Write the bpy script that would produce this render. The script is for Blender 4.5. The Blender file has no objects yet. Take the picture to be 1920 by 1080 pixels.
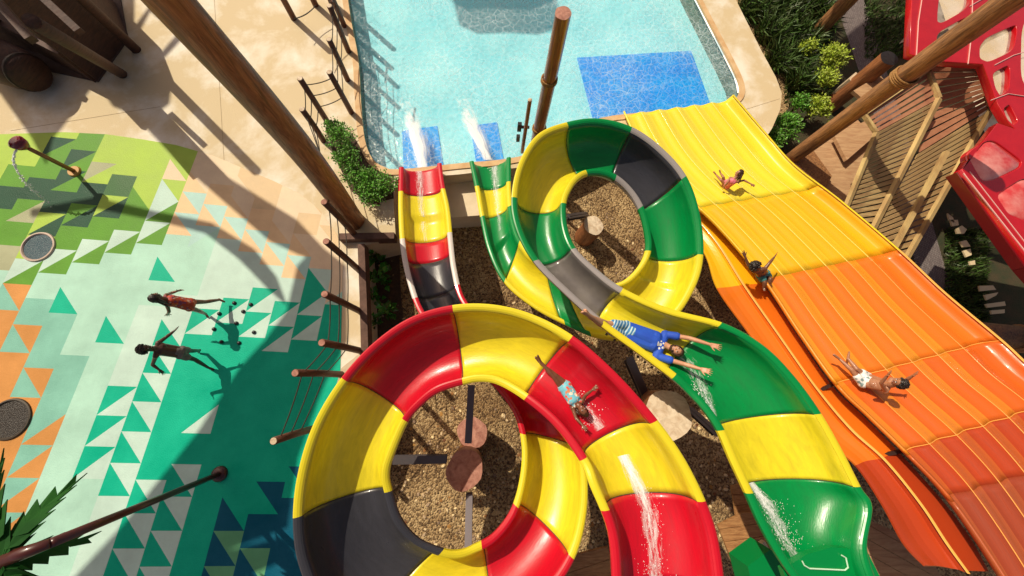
import bpy, bmesh, math, random
import numpy as np
from mathutils import Vector, Matrix
from mathutils.bvhtree import BVHTree
from mathutils.geometry import tessellate_polygon
random.seed(7)
SC = bpy.context.scene
COL = SC.collection
# ------------------------------------------------------------------ camera, sky, sun
F = 700.0; H = 9.0                      # focal length in pixels of a 1920 wide frame, camera height above the deck
cam = bpy.data.cameras.new('camera'); camo = bpy.data.objects.new('camera', cam); COL.objects.link(camo)
cam.lens = F/1920*36; cam.sensor_width = 36; cam.clip_end = 500; cam.clip_start = 0.05
_d = Vector((-45, -170, -F))
_a = math.atan2(170, F)
_Rx = Matrix.Rotation(_a, 3, 'X')
_v = _Rx @ _d
CM = Matrix.Rotation(math.atan2(_v.x, -_v.z), 3, 'Y') @ _Rx
camo.matrix_world = Matrix.Translation((0, 0, H)) @ CM.to_4x4()
SC.camera = camo
SUN_EL = math.radians(47)
SH = Vector((0.72, -0.69, 0)).normalized()           # direction in which shadows fall
w = bpy.data.worlds.new('World'); SC.world = w; w.use_nodes = True
nt = w.node_tree; bg = nt.nodes['Background']
sky = nt.nodes.new('ShaderNodeTexSky'); sky.sky_type = 'NISHITA'; sky.sun_disc = False
sky.air_density = .7; sky.dust_density = 2.5; sky.ozone_density = 0; sky.sun_elevation = SUN_EL; sky.sun_rotation = math.atan2(-SH.x, -SH.y)
tint = nt.nodes.new('ShaderNodeMix'); tint.data_type = 'RGBA'; tint.blend_type = 'MULTIPLY'; tint.inputs[0].default_value = 1; tint.inputs[7].default_value = (1.12, .90, .74, 1)   # warm hazy air
nt.links.new(sky.outputs[0], tint.inputs[6]); nt.links.new(tint.outputs[2], bg.inputs[0]); bg.inputs[1].default_value = 0.088
sl = bpy.data.lights.new('sun', 'SUN'); sl.energy = 4.0; sl.angle = math.radians(0.5); sl.color = (1.0, 0.89, 0.70)
so = bpy.data.objects.new('sun', sl); COL.objects.link(so)
so.rotation_euler = Vector((SH.x*math.cos(SUN_EL), SH.y*math.cos(SUN_EL), -math.sin(SUN_EL))).to_track_quat('-Z', 'Y').to_euler()
SC.view_settings.view_transform = 'Standard'; SC.view_settings.look = 'None'
SC.view_settings.gamma = 1; SC.view_settings.exposure = 0.03
SC.render.engine = 'CYCLES'

def at(px, py, z=0.0):
    """point of the place at height z that the photograph shows at (px, py)"""
    d = CM @ Vector((px-960, 540-py, -F)); t = (H-z)/-d.z
    return Vector((d.x*t, d.y*t, z))

# ------------------------------------------------------------------ materials
MATS = {}; KEEP = [False]
def srgb(c):
    return tuple(((x/12.92) if x <= .04045 else ((x+.055)/1.055)**2.4) for x in [v/255 for v in c])
def mat(name, col, rough=.6, col2=None, scale=6.0, detail=5, bump=0.0, bscale=None, stretch=None, coat=0.0, spec=.5,
        lo=.35, hi=.65, metal=0.0, island=0.0, coords='Object', distort=0.0, rvar=0.0, trans=0.0):
    if name in MATS: return MATS[name]
    m = bpy.data.materials.new(name); m.use_nodes = True; MATS[name] = m
    n = m.node_tree.nodes; l = m.node_tree.links; p = n['Principled BSDF']
    p.inputs['Base Color'].default_value = (*col, 1); p.inputs['Roughness'].default_value = rough
    p.inputs['Metallic'].default_value = metal; p.inputs['Coat Weight'].default_value = coat
    p.inputs['Coat Roughness'].default_value = .08; p.inputs['Specular IOR Level'].default_value = spec
    if trans: p.inputs['Transmission Weight'].default_value = trans
    tc = n.new('ShaderNodeTexCoord'); mp = n.new('ShaderNodeMapping')
    l.new(tc.outputs[coords], mp.inputs[0])
    if stretch: mp.inputs['Scale'].default_value = stretch
    colout = None
    if col2 is not None:
        t = n.new('ShaderNodeTexNoise'); t.inputs['Scale'].default_value = scale; t.inputs['Detail'].default_value = detail
        t.inputs['Distortion'].default_value = distort; t.inputs['Roughness'].default_value = .62
        l.new(mp.outputs[0], t.inputs[0])
        r = n.new('ShaderNodeValToRGB'); r.color_ramp.elements[0].position = lo; r.color_ramp.elements[1].position = hi
        r.color_ramp.elements[0].color = (*col, 1); r.color_ramp.elements[1].color = (*col2, 1)
        l.new(t.outputs[0], r.inputs[0]); colout = r.outputs[0]
        if rvar:
            mr = n.new('ShaderNodeMapRange'); mr.inputs[3].default_value = rough-rvar; mr.inputs[4].default_value = rough+rvar
            l.new(t.outputs[0], mr.inputs[0]); l.new(mr.outputs[0], p.inputs['Roughness'])
    if island:
        g = n.new('ShaderNodeNewGeometry'); hs = n.new('ShaderNodeHueSaturation')
        mr = n.new('ShaderNodeMapRange'); mr.inputs[3].default_value = 1-island; mr.inputs[4].default_value = 1+island*1.6
        l.new(g.outputs['Random Per Island'], mr.inputs[0]); l.new(mr.outputs[0], hs.inputs['Value'])
        mr2 = n.new('ShaderNodeMapRange'); mr2.inputs[3].default_value = .5-.04*island; mr2.inputs[4].default_value = .5+.03*island
        l.new(g.outputs['Random Per Island'], mr2.inputs[0]); l.new(mr2.outputs[0], hs.inputs['Hue'])
        if colout: l.new(colout, hs.inputs['Color'])
        else: hs.inputs['Color'].default_value = (*col, 1)
        colout = hs.outputs[0]
    if colout: l.new(colout, p.inputs['Base Color'])
    if bump:
        t = n.new('ShaderNodeTexNoise'); t.inputs['Scale'].default_value = bscale or scale*3; t.inputs['Detail'].default_value = 6
        l.new(mp.outputs[0], t.inputs[0]); b = n.new('ShaderNodeBump'); b.inputs['Strength'].default_value = min(1, bump)
        b.inputs['Distance'].default_value = .02
        l.new(t.outputs[0], b.inputs['Height']); l.new(b.outputs[0], p.inputs['Normal'])
    return m

def gel(name, col, k=.82):
    k = k*.9
    """wet glossy fibreglass"""
    c2 = tuple(x*k for x in col)
    m = mat(name, col, .33, c2, 2.0, 9, bump=.12, bscale=9, coat=.2, lo=.28, hi=.72, rvar=.20, distort=.5, coords='UV', stretch=(9, .9, 1))
    return m
YEL = gel('yellow_fibreglass', (.86, .72, .025), .80)
RED = gel('red_fibreglass', (.62, .006, .022))
GRN = gel('green_fibreglass', (.0, .27, .06))
GRY = gel('charcoal_fibreglass', (.050, .050, .062), .7)
O1 = gel('lemon_fibreglass', (.90, .70, .03), .92)
O2 = gel('amber_fibreglass', (.90, .46, .008), .90)
O3 = gel('orange_fibreglass', (.78, .18, .012), .90)
O4 = gel('vermilion_fibreglass', (.47, .055, .012), .88); O3B = gel('lit_orange_fibreglass', (.86, .31, .018), .92); O2B = gel('lit_amber_fibreglass', (.92, .56, .02), .94); O4B = gel('lit_vermilion_fibreglass', (.58, .115, .018), .9); O1B = gel('lit_lemon_fibreglass', (.92, .76, .06), .95); O5B = gel('lit_rust_fibreglass', (.46, .10, .03), .9)  # B copies paint the lit half of each lane paler
O5 = gel('rust_fibreglass', (.34, .055, .02), .88)
OL = gel('pale_orange_fibreglass', (.93, .48, .10), .9)
WOOD = mat('weathered_brown_wood', (.42, .165, .062), .55, (.17, .060, .022), 3, 8, bump=.6, bscale=9, stretch=(6, 6, .7), coat=.1, distort=1.2)
WOODL = mat('honey_wood', (.42, .20, .075), .6, (.13, .055, .02), 4, 8, bump=.5, bscale=10, stretch=(5, 5, .6), distort=1)
BAMB = mat('varnished_bamboo', (.42, .15, .03), .35, (.17, .05, .014), 4, 8, bump=.3, bscale=9, stretch=(7, 7, .5), coat=.4, distort=.5)
SLAT = mat('slat_wood', (.46, .33, .14), .75, (.27, .155, .065), 2.5, 7, bump=.4, bscale=12, island=.22, coords='Generated')
SLATR = mat('red_brown_slat_wood', (.46, .22, .11), .7, (.28, .11, .055), 2.5, 7, bump=.4, bscale=12, island=.25, coords='Generated')
DARKW = mat('dark_stained_wood', (.050, .026, .017), .7, (.022, .013, .010), 5, 6, bump=.4)
ENDG = mat('cut_log_face', (.74, .62, .46), .8, (.52, .38, .25), 5, 9, bump=.5, bscale=14, distort=1.5)
ENDR = mat('reddish_cut_log_face', (.52, .26, .19), .8, (.30, .12, .085), 5, 9, bump=.5, bscale=14, distort=1.5)
ROPE = mat('tan_rope', (.42, .22, .07), .8, (.25, .12, .03), 30, bump=.6, bscale=60)
CABLE = mat('dark_rope', (.045, .035, .026), .8)
CONC = mat('sandy_concrete', (.66, .53, .32), .75, (.85, .79, .66), .75, 12, bump=.25, bscale=35, lo=.46, hi=.64, distort=.3)
CONCD = mat('raw_concrete', (.52, .40, .26), .8, (.66, .54, .38), 1.6, 8, bump=.3, bscale=30)
STEEL = mat('painted_steel', (.16, .14, .15), .4, metal=.6)
STEELL = mat('pale_steel', (.62, .55, .50), .5)
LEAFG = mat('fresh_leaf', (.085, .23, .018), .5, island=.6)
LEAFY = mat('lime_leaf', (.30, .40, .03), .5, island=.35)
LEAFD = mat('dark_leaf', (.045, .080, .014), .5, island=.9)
LEAFB = mat('broad_leaf', (.05, .20, .02), .35, island=.5, coat=.2)
STEM = mat('brown_stem', (.09, .05, .02), .8)
SOIL = mat('dark_soil', (.050, .030, .018), .9, (.10, .06, .035), 8, 8, bump=.7)
FOAM = mat('white_foam', (.93, .95, .95), .4)
BLACK = mat('black_metal', (.02, .018, .02), .4)
REDP = mat('red_paint', (.55, .008, .014), .25, (.48, .006, .012), 3, coat=.6)

# ------------------------------------------------------------------ helpers
def obj(name, bm, m, parent=None, smooth=False, label=None):
    me = bpy.data.meshes.new(name)
    if not KEEP[0]: bmesh.ops.recalc_face_normals(bm, faces=bm.faces)
    KEEP[0] = False
    bm.to_mesh(me); bm.free()
    for mm in (m if isinstance(m, (list, tuple)) else [m]): me.materials.append(mm)
    if smooth:
        for p in me.polygons: p.use_smooth = True
    o = bpy.data.objects.new(name, me); COL.objects.link(o)
    if parent:
        o.parent = parent; o.matrix_parent_inverse = Matrix.Translation(-parent.location) if parent.type == 'EMPTY' and parent.rotation_euler[:] == (0, 0, 0) else Matrix()
    if label: o['label'] = label
    return o
def tag(o, label, cat, group=None):
    o['label'] = label; o['category'] = cat
    if group: o['group'] = group
    return o
def thing(name, label, cat, loc=(0, 0, 0), group=None):
    o = bpy.data.objects.new(name, None); COL.objects.link(o); o.location = loc
    return tag(o, label, cat, group)
def structure(o, kind='structure'):
    o['kind'] = kind; return o
def tube(bm, pts, radii, seg=12, cap=True):
    pts = [Vector(p) for p in pts]
    if not isinstance(radii, (list, tuple)): radii = [radii]*len(pts)
    rings = []; prev = None
    for i, p in enumerate(pts):
        t = (pts[min(i+1, len(pts)-1)]-pts[max(i-1, 0)]).normalized()
        if prev is None:
            n = t.orthogonal().normalized()
        else:
            n = (prev-t*prev.dot(t)).normalized()
        prev = n; b = t.cross(n)
        rings.append([bm.verts.new(p+(n*math.cos(2*math.pi*k/seg)+b*math.sin(2*math.pi*k/seg))*radii[i]) for k in range(seg)])
    for r0, r1 in zip(rings, rings[1:]):
        for k in range(seg): bm.faces.new((r0[k], r0[(k+1) % seg], r1[(k+1) % seg], r1[k]))
    if cap:
        bm.faces.new(rings[0][::-1]); bm.faces.new(rings[-1])
    return rings
def box(bm, c, sx, sy, sz, rot=None):
    c = Vector(c); R = rot or Matrix.Identity(3)
    vs = [bm.verts.new(c+R @ Vector((x*sx/2, y*sy/2, z*sz/2))) for x in (-1, 1) for y in (-1, 1) for z in (-1, 1)]
    for f in ((0, 1, 3, 2), (4, 6, 7, 5), (0, 4, 5, 1), (2, 3, 7, 6), (0, 2, 6, 4), (1, 5, 7, 3)):
        bm.faces.new([vs[i] for i in f])
def beam(bm, a, b, wd, th, up=Vector((0, 0, 1))):
    a = Vector(a); b = Vector(b); x = (b-a); L = x.length; x.normalize()
    y = up.cross(x)
    if y.length < 1e-3: y = Vector((0, 1, 0))
    y.normalize(); z = x.cross(y)
    R = Matrix((x, y, z)).transposed()
    box(bm, (a+b)/2, L, wd, th, R)
def slab(name, loops, z, th, m, parent=None, mside=None):
    """flat slab of thickness th with top at z; loops[0] outer outline, the others holes (x, y)"""
    bm = bmesh.new(); loops = [[Vector((p[0], p[1], 0)) for p in L] for L in loops]
    flat = [p for L in loops for p in L]
    tris = tessellate_polygon(loops)
    top = [bm.verts.new((p.x, p.y, z)) for p in flat]
    for t in tris:
        a, b, c = [flat[i] for i in t]
        if (b-a).cross(c-a).z < 0: t = t[::-1]
        try: bm.faces.new([top[i] for i in t])
        except ValueError: pass
    if th > 0:
        k = 0
        for L in loops:
            n = len(L)
            lo = [bm.verts.new((p.x, p.y, z-th)) for p in L]
            for i in range(n):
                f = bm.faces.new((top[k+i], lo[i], lo[(i+1) % n], top[k+(i+1) % n]))
                if mside: f.material_index = 1
            k += n
    bm.normal_update()
    for f in bm.faces:
        if abs(f.normal.z) > .5 and f.normal.z < 0: f.normal_flip()
    me = bpy.data.meshes.new(name); bm.to_mesh(me); bm.free()
    me.materials.append(m)
    if mside: me.materials.append(mside)
    o = bpy.data.objects.new(name, me); COL.objects.link(o)
    if parent: o.parent = parent; o.matrix_parent_inverse = Matrix.Translation(-parent.location)
    return o
def smoothloop(pts, n=6, closed=True):
    out = []; N = len(pts)
    for i in range(N if closed else N-1):
        p = [Vector(pts[(i+k) % N]) if closed else Vector(pts[max(0, min(N-1, i+k))]) for k in (-1, 0, 1, 2)]
        for j in range(n):
            out.append(cr(*p, j/n))
    if not closed: out.append(Vector(pts[-1]))
    return out
def cr(p0, p1, p2, p3, t):
    return .5*((2*p1)+(-p0+p2)*t+(2*p0-5*p1+4*p2-p3)*t*t+(-p0+3*p1-3*p2+p3)*t**3)

# ------------------------------------------------------------------ ground, deck, pool
PIT = -1.2
def gravel_mat():
    m = bpy.data.materials.new('gravel'); m.use_nodes = True
    n = m.node_tree.nodes; l = m.node_tree.links; p = n['Principled BSDF']; p.inputs['Roughness'].default_value = .85
    tc = n.new('ShaderNodeTexCoord')
    v = n.new('ShaderNodeTexVoronoi'); v.inputs['Scale'].default_value = 26; l.new(tc.outputs['Object'], v.inputs[0])
    r = n.new('ShaderNodeValToRGB'); e = r.color_ramp.elements
    e[0].color = (.20, .12, .052, 1); e[1].color = (.56, .40, .20, 1); e[1].position = .8
    x = e.new(.45); x.color = (.36, .23, .10, 1); x = e.new(.1); x.color = (.12, .07, .03, 1)
    sp = n.new('ShaderNodeSeparateColor'); l.new(v.outputs['Color'], sp.inputs[0]); l.new(sp.outputs[0], r.inputs[0])
    nz = n.new('ShaderNodeTexNoise'); nz.inputs['Scale'].default_value = .8; nz.inputs['Detail'].default_value = 5
    l.new(tc.outputs['Object'], nz.inputs[0])
    mx = n.new('ShaderNodeMix'); mx.data_type = 'RGBA'; mx.blend_type = 'MULTIPLY'; mx.inputs[0].default_value = .9
    rr = n.new('ShaderNodeValToRGB'); rr.color_ramp.elements[0].color = (.5, .42, .35, 1); rr.color_ramp.elements[0].position = .35
    rr.color_ramp.elements[1].position = .6
    l.new(nz.outputs[0], rr.inputs[0]); l.new(r.outputs[0], mx.inputs[6]); l.new(rr.outputs[0], mx.inputs[7])
    l.new(mx.outputs[2], p.inputs['Base Color'])
    b = n.new('ShaderNodeBump'); b.inputs['Strength'].default_value = 1; b.inputs['Distance'].default_value = .03; b.invert = True
    l.new(v.outputs['Distance'], b.inputs['Height']); l.new(b.outputs[0], p.inputs['Normal'])
    return m
GRAVEL = gravel_mat()
g = slab('ground', [[(-90, -60), (90, -60), (90, 90), (-90, 90)]], PIT, 0, GRAVEL); structure(g)
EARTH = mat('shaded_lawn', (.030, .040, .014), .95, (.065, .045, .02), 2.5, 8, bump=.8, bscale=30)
xy = lambda pts, z=0: [at(px, py, z).xy for px, py in pts]
pool_px = [(640, -60), (655, 40), (668, 110), (673, 190), (680, 262), (695, 300), (718, 317), (750, 322), (860, 311), (975, 298),
           (1060, 262), (1125, 226), (1240, 212), (1340, 200), (1378, 190), (1390, 172), (1384, 145), (1362, 100), (1335, 48), (1305, -10), (1265, -90)]
pool_w = xy(pool_px) + [Vector((6, 18)), Vector((-4.2, 18))]
deck_w = ([Vector((-40, 40)), Vector((-40, -20)), Vector((-2.6, -20))] +
          xy([(600, 1150), (600, 860), (622, 740), (682, 690), (680, 560), (676, 462), (742, 446), (738, 380), (742, 337), (860, 327), (975, 314),
              (1060, 280), (1130, 243), (1300, 226), (1400, 252), (1425, 275), (1448, 240), (1463, 205), (1466, 175), (1455, 145), (1425, 90), (1385, 10), (1340, -80)]) +
          [Vector((9.5, 40))])
deck = slab('deck', [deck_w, pool_w], 0, -PIT+.02, CONC, mside=CONCD); structure(deck)
# pool coping: a low raised lip round the pool
def ribbon(name, line, wd, z, th, m, parent=None, closed=False, off=0):
    bm = bmesh.new(); n = len(line); R = []
    for i, p in enumerate(line):
        p = Vector((p[0], p[1])); a = Vector(line[max(0, i-1)][:2]); b = Vector(line[min(n-1, i+1)][:2])
        t = (b-a).normalized(); nn = Vector((t.y, -t.x))
        c = p+nn*off
        q = [c-nn*wd/2, c+nn*wd/2]
        R.append([bm.verts.new((q[0].x, q[0].y, z)), bm.verts.new((q[1].x, q[1].y, z)), bm.verts.new((q[1].x, q[1].y, z-th)), bm.verts.new((q[0].x, q[0].y, z-th))])
    for a, b in zip(R, R[1:]):
        for k in range(4): bm.faces.new((a[k], a[(k+1) % 4], b[(k+1) % 4], b[k]))
    bm.faces.new(R[0]); bm.faces.new(R[-1][::-1])
    return obj(name, bm, m, parent)
o = ribbon('pool_coping', smoothloop([p.to_3d() for p in pool_w[:21]], 4, False), .16, .03, .06, mat('coping_stone', (.60, .36, .16), .7, (.74, .52, .28), 3, 6, bump=.2), off=.02); structure(o)
# pool basin
PF = -.62
def aqua_mat():
    m = mat('pool_floor_paint', (.40, .77, .84), .6, (.62, .88, .91), .6, 6)
    return m
fl = slab('pool_floor', [pool_w], PF, 0, aqua_mat()); structure(fl)
bm = bmesh.new(); n = len(pool_w)
for i in range(n):
    a, b = pool_w[i], pool_w[(i+1) % n]
    vs = [bm.verts.new((a.x, a.y, -.0)), bm.verts.new((b.x, b.y, -.0)), bm.verts.new((b.x, b.y, PF-.01)), bm.verts.new((a.x, a.y, PF-.01))]
    bm.faces.new(vs)
o = obj('pool_wall', bm, mat('pool_wall_paint', (.05, .36, .40), .5)); structure(o)
# tile band with depth marks on the right wall
bm = bmesh.new()
line = smoothloop([at(x, y).to_3d() for x, y in [(1390, 172), (1384, 145), (1362, 100), (1335, 48), (1305, -10)]], 3, False)
for i, (a, b) in enumerate(zip(line, line[1:])):
    nn = Vector((b.y-a.y, -(b.x-a.x), 0)).normalized()
    nn = -nn if nn.x > 0 else nn
    a2, b2 = a+nn*.012, b+nn*.012
    f = bm.faces.new([bm.verts.new((a2.x, a2.y, -.005)), bm.verts.new((b2.x, b2.y, -.005)), bm.verts.new((b2.x+nn.x*.07, b2.y+nn.y*.07, -.06)), bm.verts.new((a2.x+nn.x*.07, a2.y+nn.y*.07, -.06))])
    f.material_index = (i//2) % 2
o = obj('pool_tile_band', bm, [mat('white_tile', (.75, .76, .72), .3), mat('blue_tile', (.10, .30, .42), .3)]); structure(o)
def mat_blue():
    m = mat('blue_floor_mat', (.0, .30, .92), .5, (.0, .40, .97), 1.2, 4, lo=.35, hi=.65)
    return m
for i, (pts, lab) in enumerate([([(1082, 108), (1296, 95), (1336, 206), (1112, 224)], 'large bright blue landing mat under the water by the yellow slide mouth'),
                 ([(754, 245), (820, 236), (832, 316), (757, 322)], 'small blue landing mat below the red slide exit'),
                 ([(882, 236), (932, 229), (945, 302), (893, 306)], 'small blue landing mat below the green slide exit')]):
    o = slab('landing_mat', [xy(pts, PF+.03)], PF+.03, .025, mat_blue()); tag(o, lab, 'mat')
def water_mat():
    m = bpy.data.materials.new('pool_water'); m.use_nodes = True
    n = m.node_tree.nodes; l = m.node_tree.links; n.remove(n['Principled BSDF']); out = n['Material Output']
    tc = n.new('ShaderNodeTexCoord')
    nz = n.new('ShaderNodeTexNoise'); nz.inputs['Scale'].default_value = 1.7; nz.inputs['Detail'].default_value = 5
    l.new(tc.outputs['Object'], nz.inputs[0])
    mx = n.new('ShaderNodeMix'); mx.data_type = 'RGBA'; mx.inputs[0].default_value = .22
    l.new(tc.outputs['Object'], mx.inputs[6]); l.new(nz.outputs['Color'], mx.inputs[7])
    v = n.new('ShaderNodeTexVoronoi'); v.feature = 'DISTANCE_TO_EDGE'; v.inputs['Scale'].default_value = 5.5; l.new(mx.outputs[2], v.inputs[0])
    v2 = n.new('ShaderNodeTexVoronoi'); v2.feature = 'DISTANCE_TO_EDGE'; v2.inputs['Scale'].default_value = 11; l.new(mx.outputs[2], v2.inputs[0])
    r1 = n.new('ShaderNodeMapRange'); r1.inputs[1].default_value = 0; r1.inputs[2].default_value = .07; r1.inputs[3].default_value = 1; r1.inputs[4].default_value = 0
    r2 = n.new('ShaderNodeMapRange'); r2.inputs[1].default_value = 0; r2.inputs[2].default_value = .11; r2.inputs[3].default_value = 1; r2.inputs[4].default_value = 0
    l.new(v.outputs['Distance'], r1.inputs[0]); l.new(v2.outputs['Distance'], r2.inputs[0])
    big = n.new('ShaderNodeTexNoise'); big.inputs['Scale'].default_value = .45; big.inputs['Detail'].default_value = 5; l.new(tc.outputs['Object'], big.inputs[0])
    rb = n.new('ShaderNodeMapRange'); rb.inputs[1].default_value = .38; rb.inputs[2].default_value = .66; rb.inputs[3].default_value = .05; rb.inputs[4].default_value = .42
    l.new(big.outputs[0], rb.inputs[0])
    fine = n.new('ShaderNodeTexNoise'); fine.inputs['Scale'].default_value = 16; fine.inputs['Detail'].default_value = 6; l.new(tc.outputs['Object'], fine.inputs[0])
    rf = n.new('ShaderNodeMapRange'); rf.inputs[1].default_value = .45; rf.inputs[2].default_value = .70; rf.inputs[3].default_value = 0; rf.inputs[4].default_value = .12
    l.new(fine.outputs[0], rf.inputs[0])
    def M(op, a, b, clamp=False):
        q = n.new('ShaderNodeMath'); q.operation = op; q.use_clamp = clamp
        for i, x in enumerate((a, b)):
            if isinstance(x, (int, float)): q.inputs[i].default_value = x
            else: l.new(x, q.inputs[i])
        return q.outputs[0]
    caustic_net = M('ADD', M('MULTIPLY', r1.outputs[0], .42), M('MULTIPLY', r2.outputs[0], .30))  # white net painted into the water, standing in for ripple caustics
    tot = M('ADD', M('MULTIPLY', M('ADD', caustic_net, rf.outputs[0]), M('ADD', rb.outputs[0], .25)), M('MULTIPLY', rb.outputs[0], .22), True)
    tr = n.new('ShaderNodeBsdfTransparent'); tr.inputs[0].default_value = (.78, .97, 1.0, 1)
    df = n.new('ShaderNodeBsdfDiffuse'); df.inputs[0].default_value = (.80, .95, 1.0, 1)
    gl = n.new('ShaderNodeBsdfGlossy'); gl.inputs[1].default_value = .06
    b = n.new('ShaderNodeBump'); b.inputs['Strength'].default_value = .6; b.inputs['Distance'].default_value = .05
    hh = M('ADD', v.outputs['Distance'], M('MULTIPLY', fine.outputs[0], .25)); l.new(hh, b.inputs['Height'])
    l.new(b.outputs[0], gl.inputs['Normal']); l.new(b.outputs[0], df.inputs['Normal'])
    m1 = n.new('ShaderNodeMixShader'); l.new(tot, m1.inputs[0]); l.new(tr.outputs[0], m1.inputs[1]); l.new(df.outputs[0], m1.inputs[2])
    fr = n.new('ShaderNodeFresnel'); fr.inputs[0].default_value = 1.22; l.new(b.outputs[0], fr.inputs['Normal'])
    m2 = n.new('ShaderNodeMixShader'); l.new(fr.outputs[0], m2.inputs[0]); l.new(m1.outputs[0], m2.inputs[1]); l.new(gl.outputs[0], m2.inputs[2])
    l.new(m2.outputs[0], out.inputs[0])
    return m
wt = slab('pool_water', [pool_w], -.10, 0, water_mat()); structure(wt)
# ledge below the slide mouths and lawn to the right
o = slab('ledge', [xy([(742, 330), (975, 305), (975, 398), (842, 408), (742, 416)], -.45)], -.45, -PIT-.44, mat('pale_ledge_render', (.74, .60, .40), .8, (.86, .74, .54), 1.5, 6, bump=.2)); structure(o)
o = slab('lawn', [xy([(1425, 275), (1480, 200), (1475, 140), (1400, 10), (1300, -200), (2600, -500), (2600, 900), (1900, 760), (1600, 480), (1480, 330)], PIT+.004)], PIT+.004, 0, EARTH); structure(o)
def brick_mat():
    m = bpy.data.materials.new('grey_paving'); m.use_nodes = True
    n = m.node_tree.nodes; l = m.node_tree.links; p = n['Principled BSDF']; p.inputs['Roughness'].default_value = .8
    tc = n.new('ShaderNodeTexCoord'); mp = n.new('ShaderNodeMapping'); mp.inputs['Rotation'].default_value = (0, 0, 1.27)
    b = n.new('ShaderNodeTexBrick'); b.inputs['Scale'].default_value = 5; b.inputs[1].default_value = (.24, .20, .19, 1); b.inputs[2].default_value = (.17, .135, .13, 1)
    b.inputs[3].default_value = (.06, .05, .05, 1); b.inputs['Mortar Size'].default_value = .03
    l.new(tc.outputs['Object'], mp.inputs[0]); l.new(mp.outputs[0], b.inputs[0]); l.new(b.outputs[0], p.inputs[0])
    return m
o = slab('path', [xy([(1545, -60), (1600, -60), (1700, 250), (1800, 600), (1745, 600), (1650, 250)], PIT+.008)], PIT+.008, 0, brick_mat()); structure(o)

# ------------------------------------------------------------------ splash pad mosaic
HM = [[60.25458450854187, -26.827276474868725, 206.67716347091147], [8.315786204636177, 39.11941946310944, 867.5897418276795], [0.008246268378637357, -0.024566199076976988, 1.0]]
def lat(i, j):
    q = [r[0]*i+r[1]*j+r[2] for r in HM]
    return at(q[0]/q[2], q[1]/q[2]).xy
pad_px = [(-700, 330), (-300, 262), (0, 252), (120, 248), (200, 252), (270, 262), (330, 272), (400, 292), (450, 313), (510, 338), (560, 362), (600, 394), (632, 440), (650, 500), (658, 560), (660, 650), (628, 1150), (620, 1500), (-700, 1500)]
pad_w = xy(pad_px)
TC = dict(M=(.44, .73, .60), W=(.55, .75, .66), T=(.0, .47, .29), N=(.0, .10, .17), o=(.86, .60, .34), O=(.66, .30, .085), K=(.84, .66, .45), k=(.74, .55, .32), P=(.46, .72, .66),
          g=(.42, .62, .085), G=(.12, .33, .03), D=(.018, .085, .045), d=(.06, .16, .055), S=(.42, .44, .27), m=(.24, .55, .44), q=(.13, .40, .20), t=(.0, .33, .30))  # D: dark green cells, with some cast shadow painted into the colour
cells = {}
def put(i, js, spec):
    for j in (js if isinstance(js, (list, tuple)) else [js]): cells[(i, j)] = spec
# default per column ---------------------------------------------------
def default(i, j):
    top = {-1: -10.5, 0: -10, 1: -9.5, 2: -9, 3: -8.5, 4: -8, 5: -7.5, 6: -7}
    if i <= -2:
        lim = {-2: -9, -3: -8.5, -4: -8, -5: -7.5, -6: -7, -7: -6.5}.get(i, -6)
        if j < lim: return '=G' if i < -3 and j > lim-4.2 and i > -9 else '=g'
        if i <= -5 and j >= -6 or i <= -4 and j >= -2.5: return '=O'
        return '=M'
    if j < top.get(i, -7):
        r = random.Random(int(i*31+j*7)).random()
        return '\\kK' if r < .45 else ('=K' if r < .85 else '=k')
    if i <= 0: return '=M' if j < -6 else '=W' if (i == 0 and j > -6) or j < -3 else '=M'
    if i >= 7 and j >= .5: return '=N'
    if j >= {1: -4.5, 2: -5, 3: -4.5, 4: -4, 5: -4.5}.get(i, -6): return '=T'
    return '=W'
for c, t in zip(range(-1, 5), (-10.5, -10, -9.5, -9, -8.5, -8)):
    put(c, t, '\\Po'); put(c, t-1, '=o' if c in (0, 2) else '\\Ko')
put(-1, -9.5, '\\Po'); put(0, -9, '/PM')
put(5, -7.5, '\\WT'); put(5, [-6.5, -5.5], '/TW'); put(6, -7, '/KM')
put(0, [-5, -4, -3, -2, -1, 0], '\\WT'); put(1, -5.5, '/TW'); put(1, [.5, 1.5, 2.5, 3.5], '\\WT')
put(2, -2, '/TW'); put(2, -6, '/TW'); put(2, [0, 1, 2, 3], '\\WT'); put(3, [-6.5, -5.5], '/TW'); put(4, [-6, -5], '/TW')
put(4, 1, '\\TN'); put(4, [2, 3], '\\qN'); put(5, .5, '\\NT'); put(5, 1.5, '=N'); put(5, [2.5, 3.5], '\\qN'); put(6, 0, '\\NT'); put(6, [1, 2, 3], '=N')
put(-1, -7.5, '\\MT'); put(-2, -5, '\\MT'); put(-4, -6, '\\MT')
put(-1, [-2.5, -1.5, -.5], '/TW')
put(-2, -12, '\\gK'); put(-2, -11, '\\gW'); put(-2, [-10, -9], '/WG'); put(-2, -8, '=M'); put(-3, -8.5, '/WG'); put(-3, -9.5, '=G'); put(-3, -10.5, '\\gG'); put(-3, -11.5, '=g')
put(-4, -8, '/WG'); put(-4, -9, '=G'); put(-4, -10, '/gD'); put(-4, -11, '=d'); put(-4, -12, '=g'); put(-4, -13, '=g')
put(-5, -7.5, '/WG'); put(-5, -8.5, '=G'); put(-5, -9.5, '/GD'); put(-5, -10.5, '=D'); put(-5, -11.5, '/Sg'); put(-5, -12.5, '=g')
put(-6, -7, '/WG'); put(-6, -8, '=g'); put(-6, -9, '/gD'); put(-6, -10, '=D'); put(-6, -11, '/DG'); put(-6, -12, '/DG'); put(-6, -13, '=G')
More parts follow.
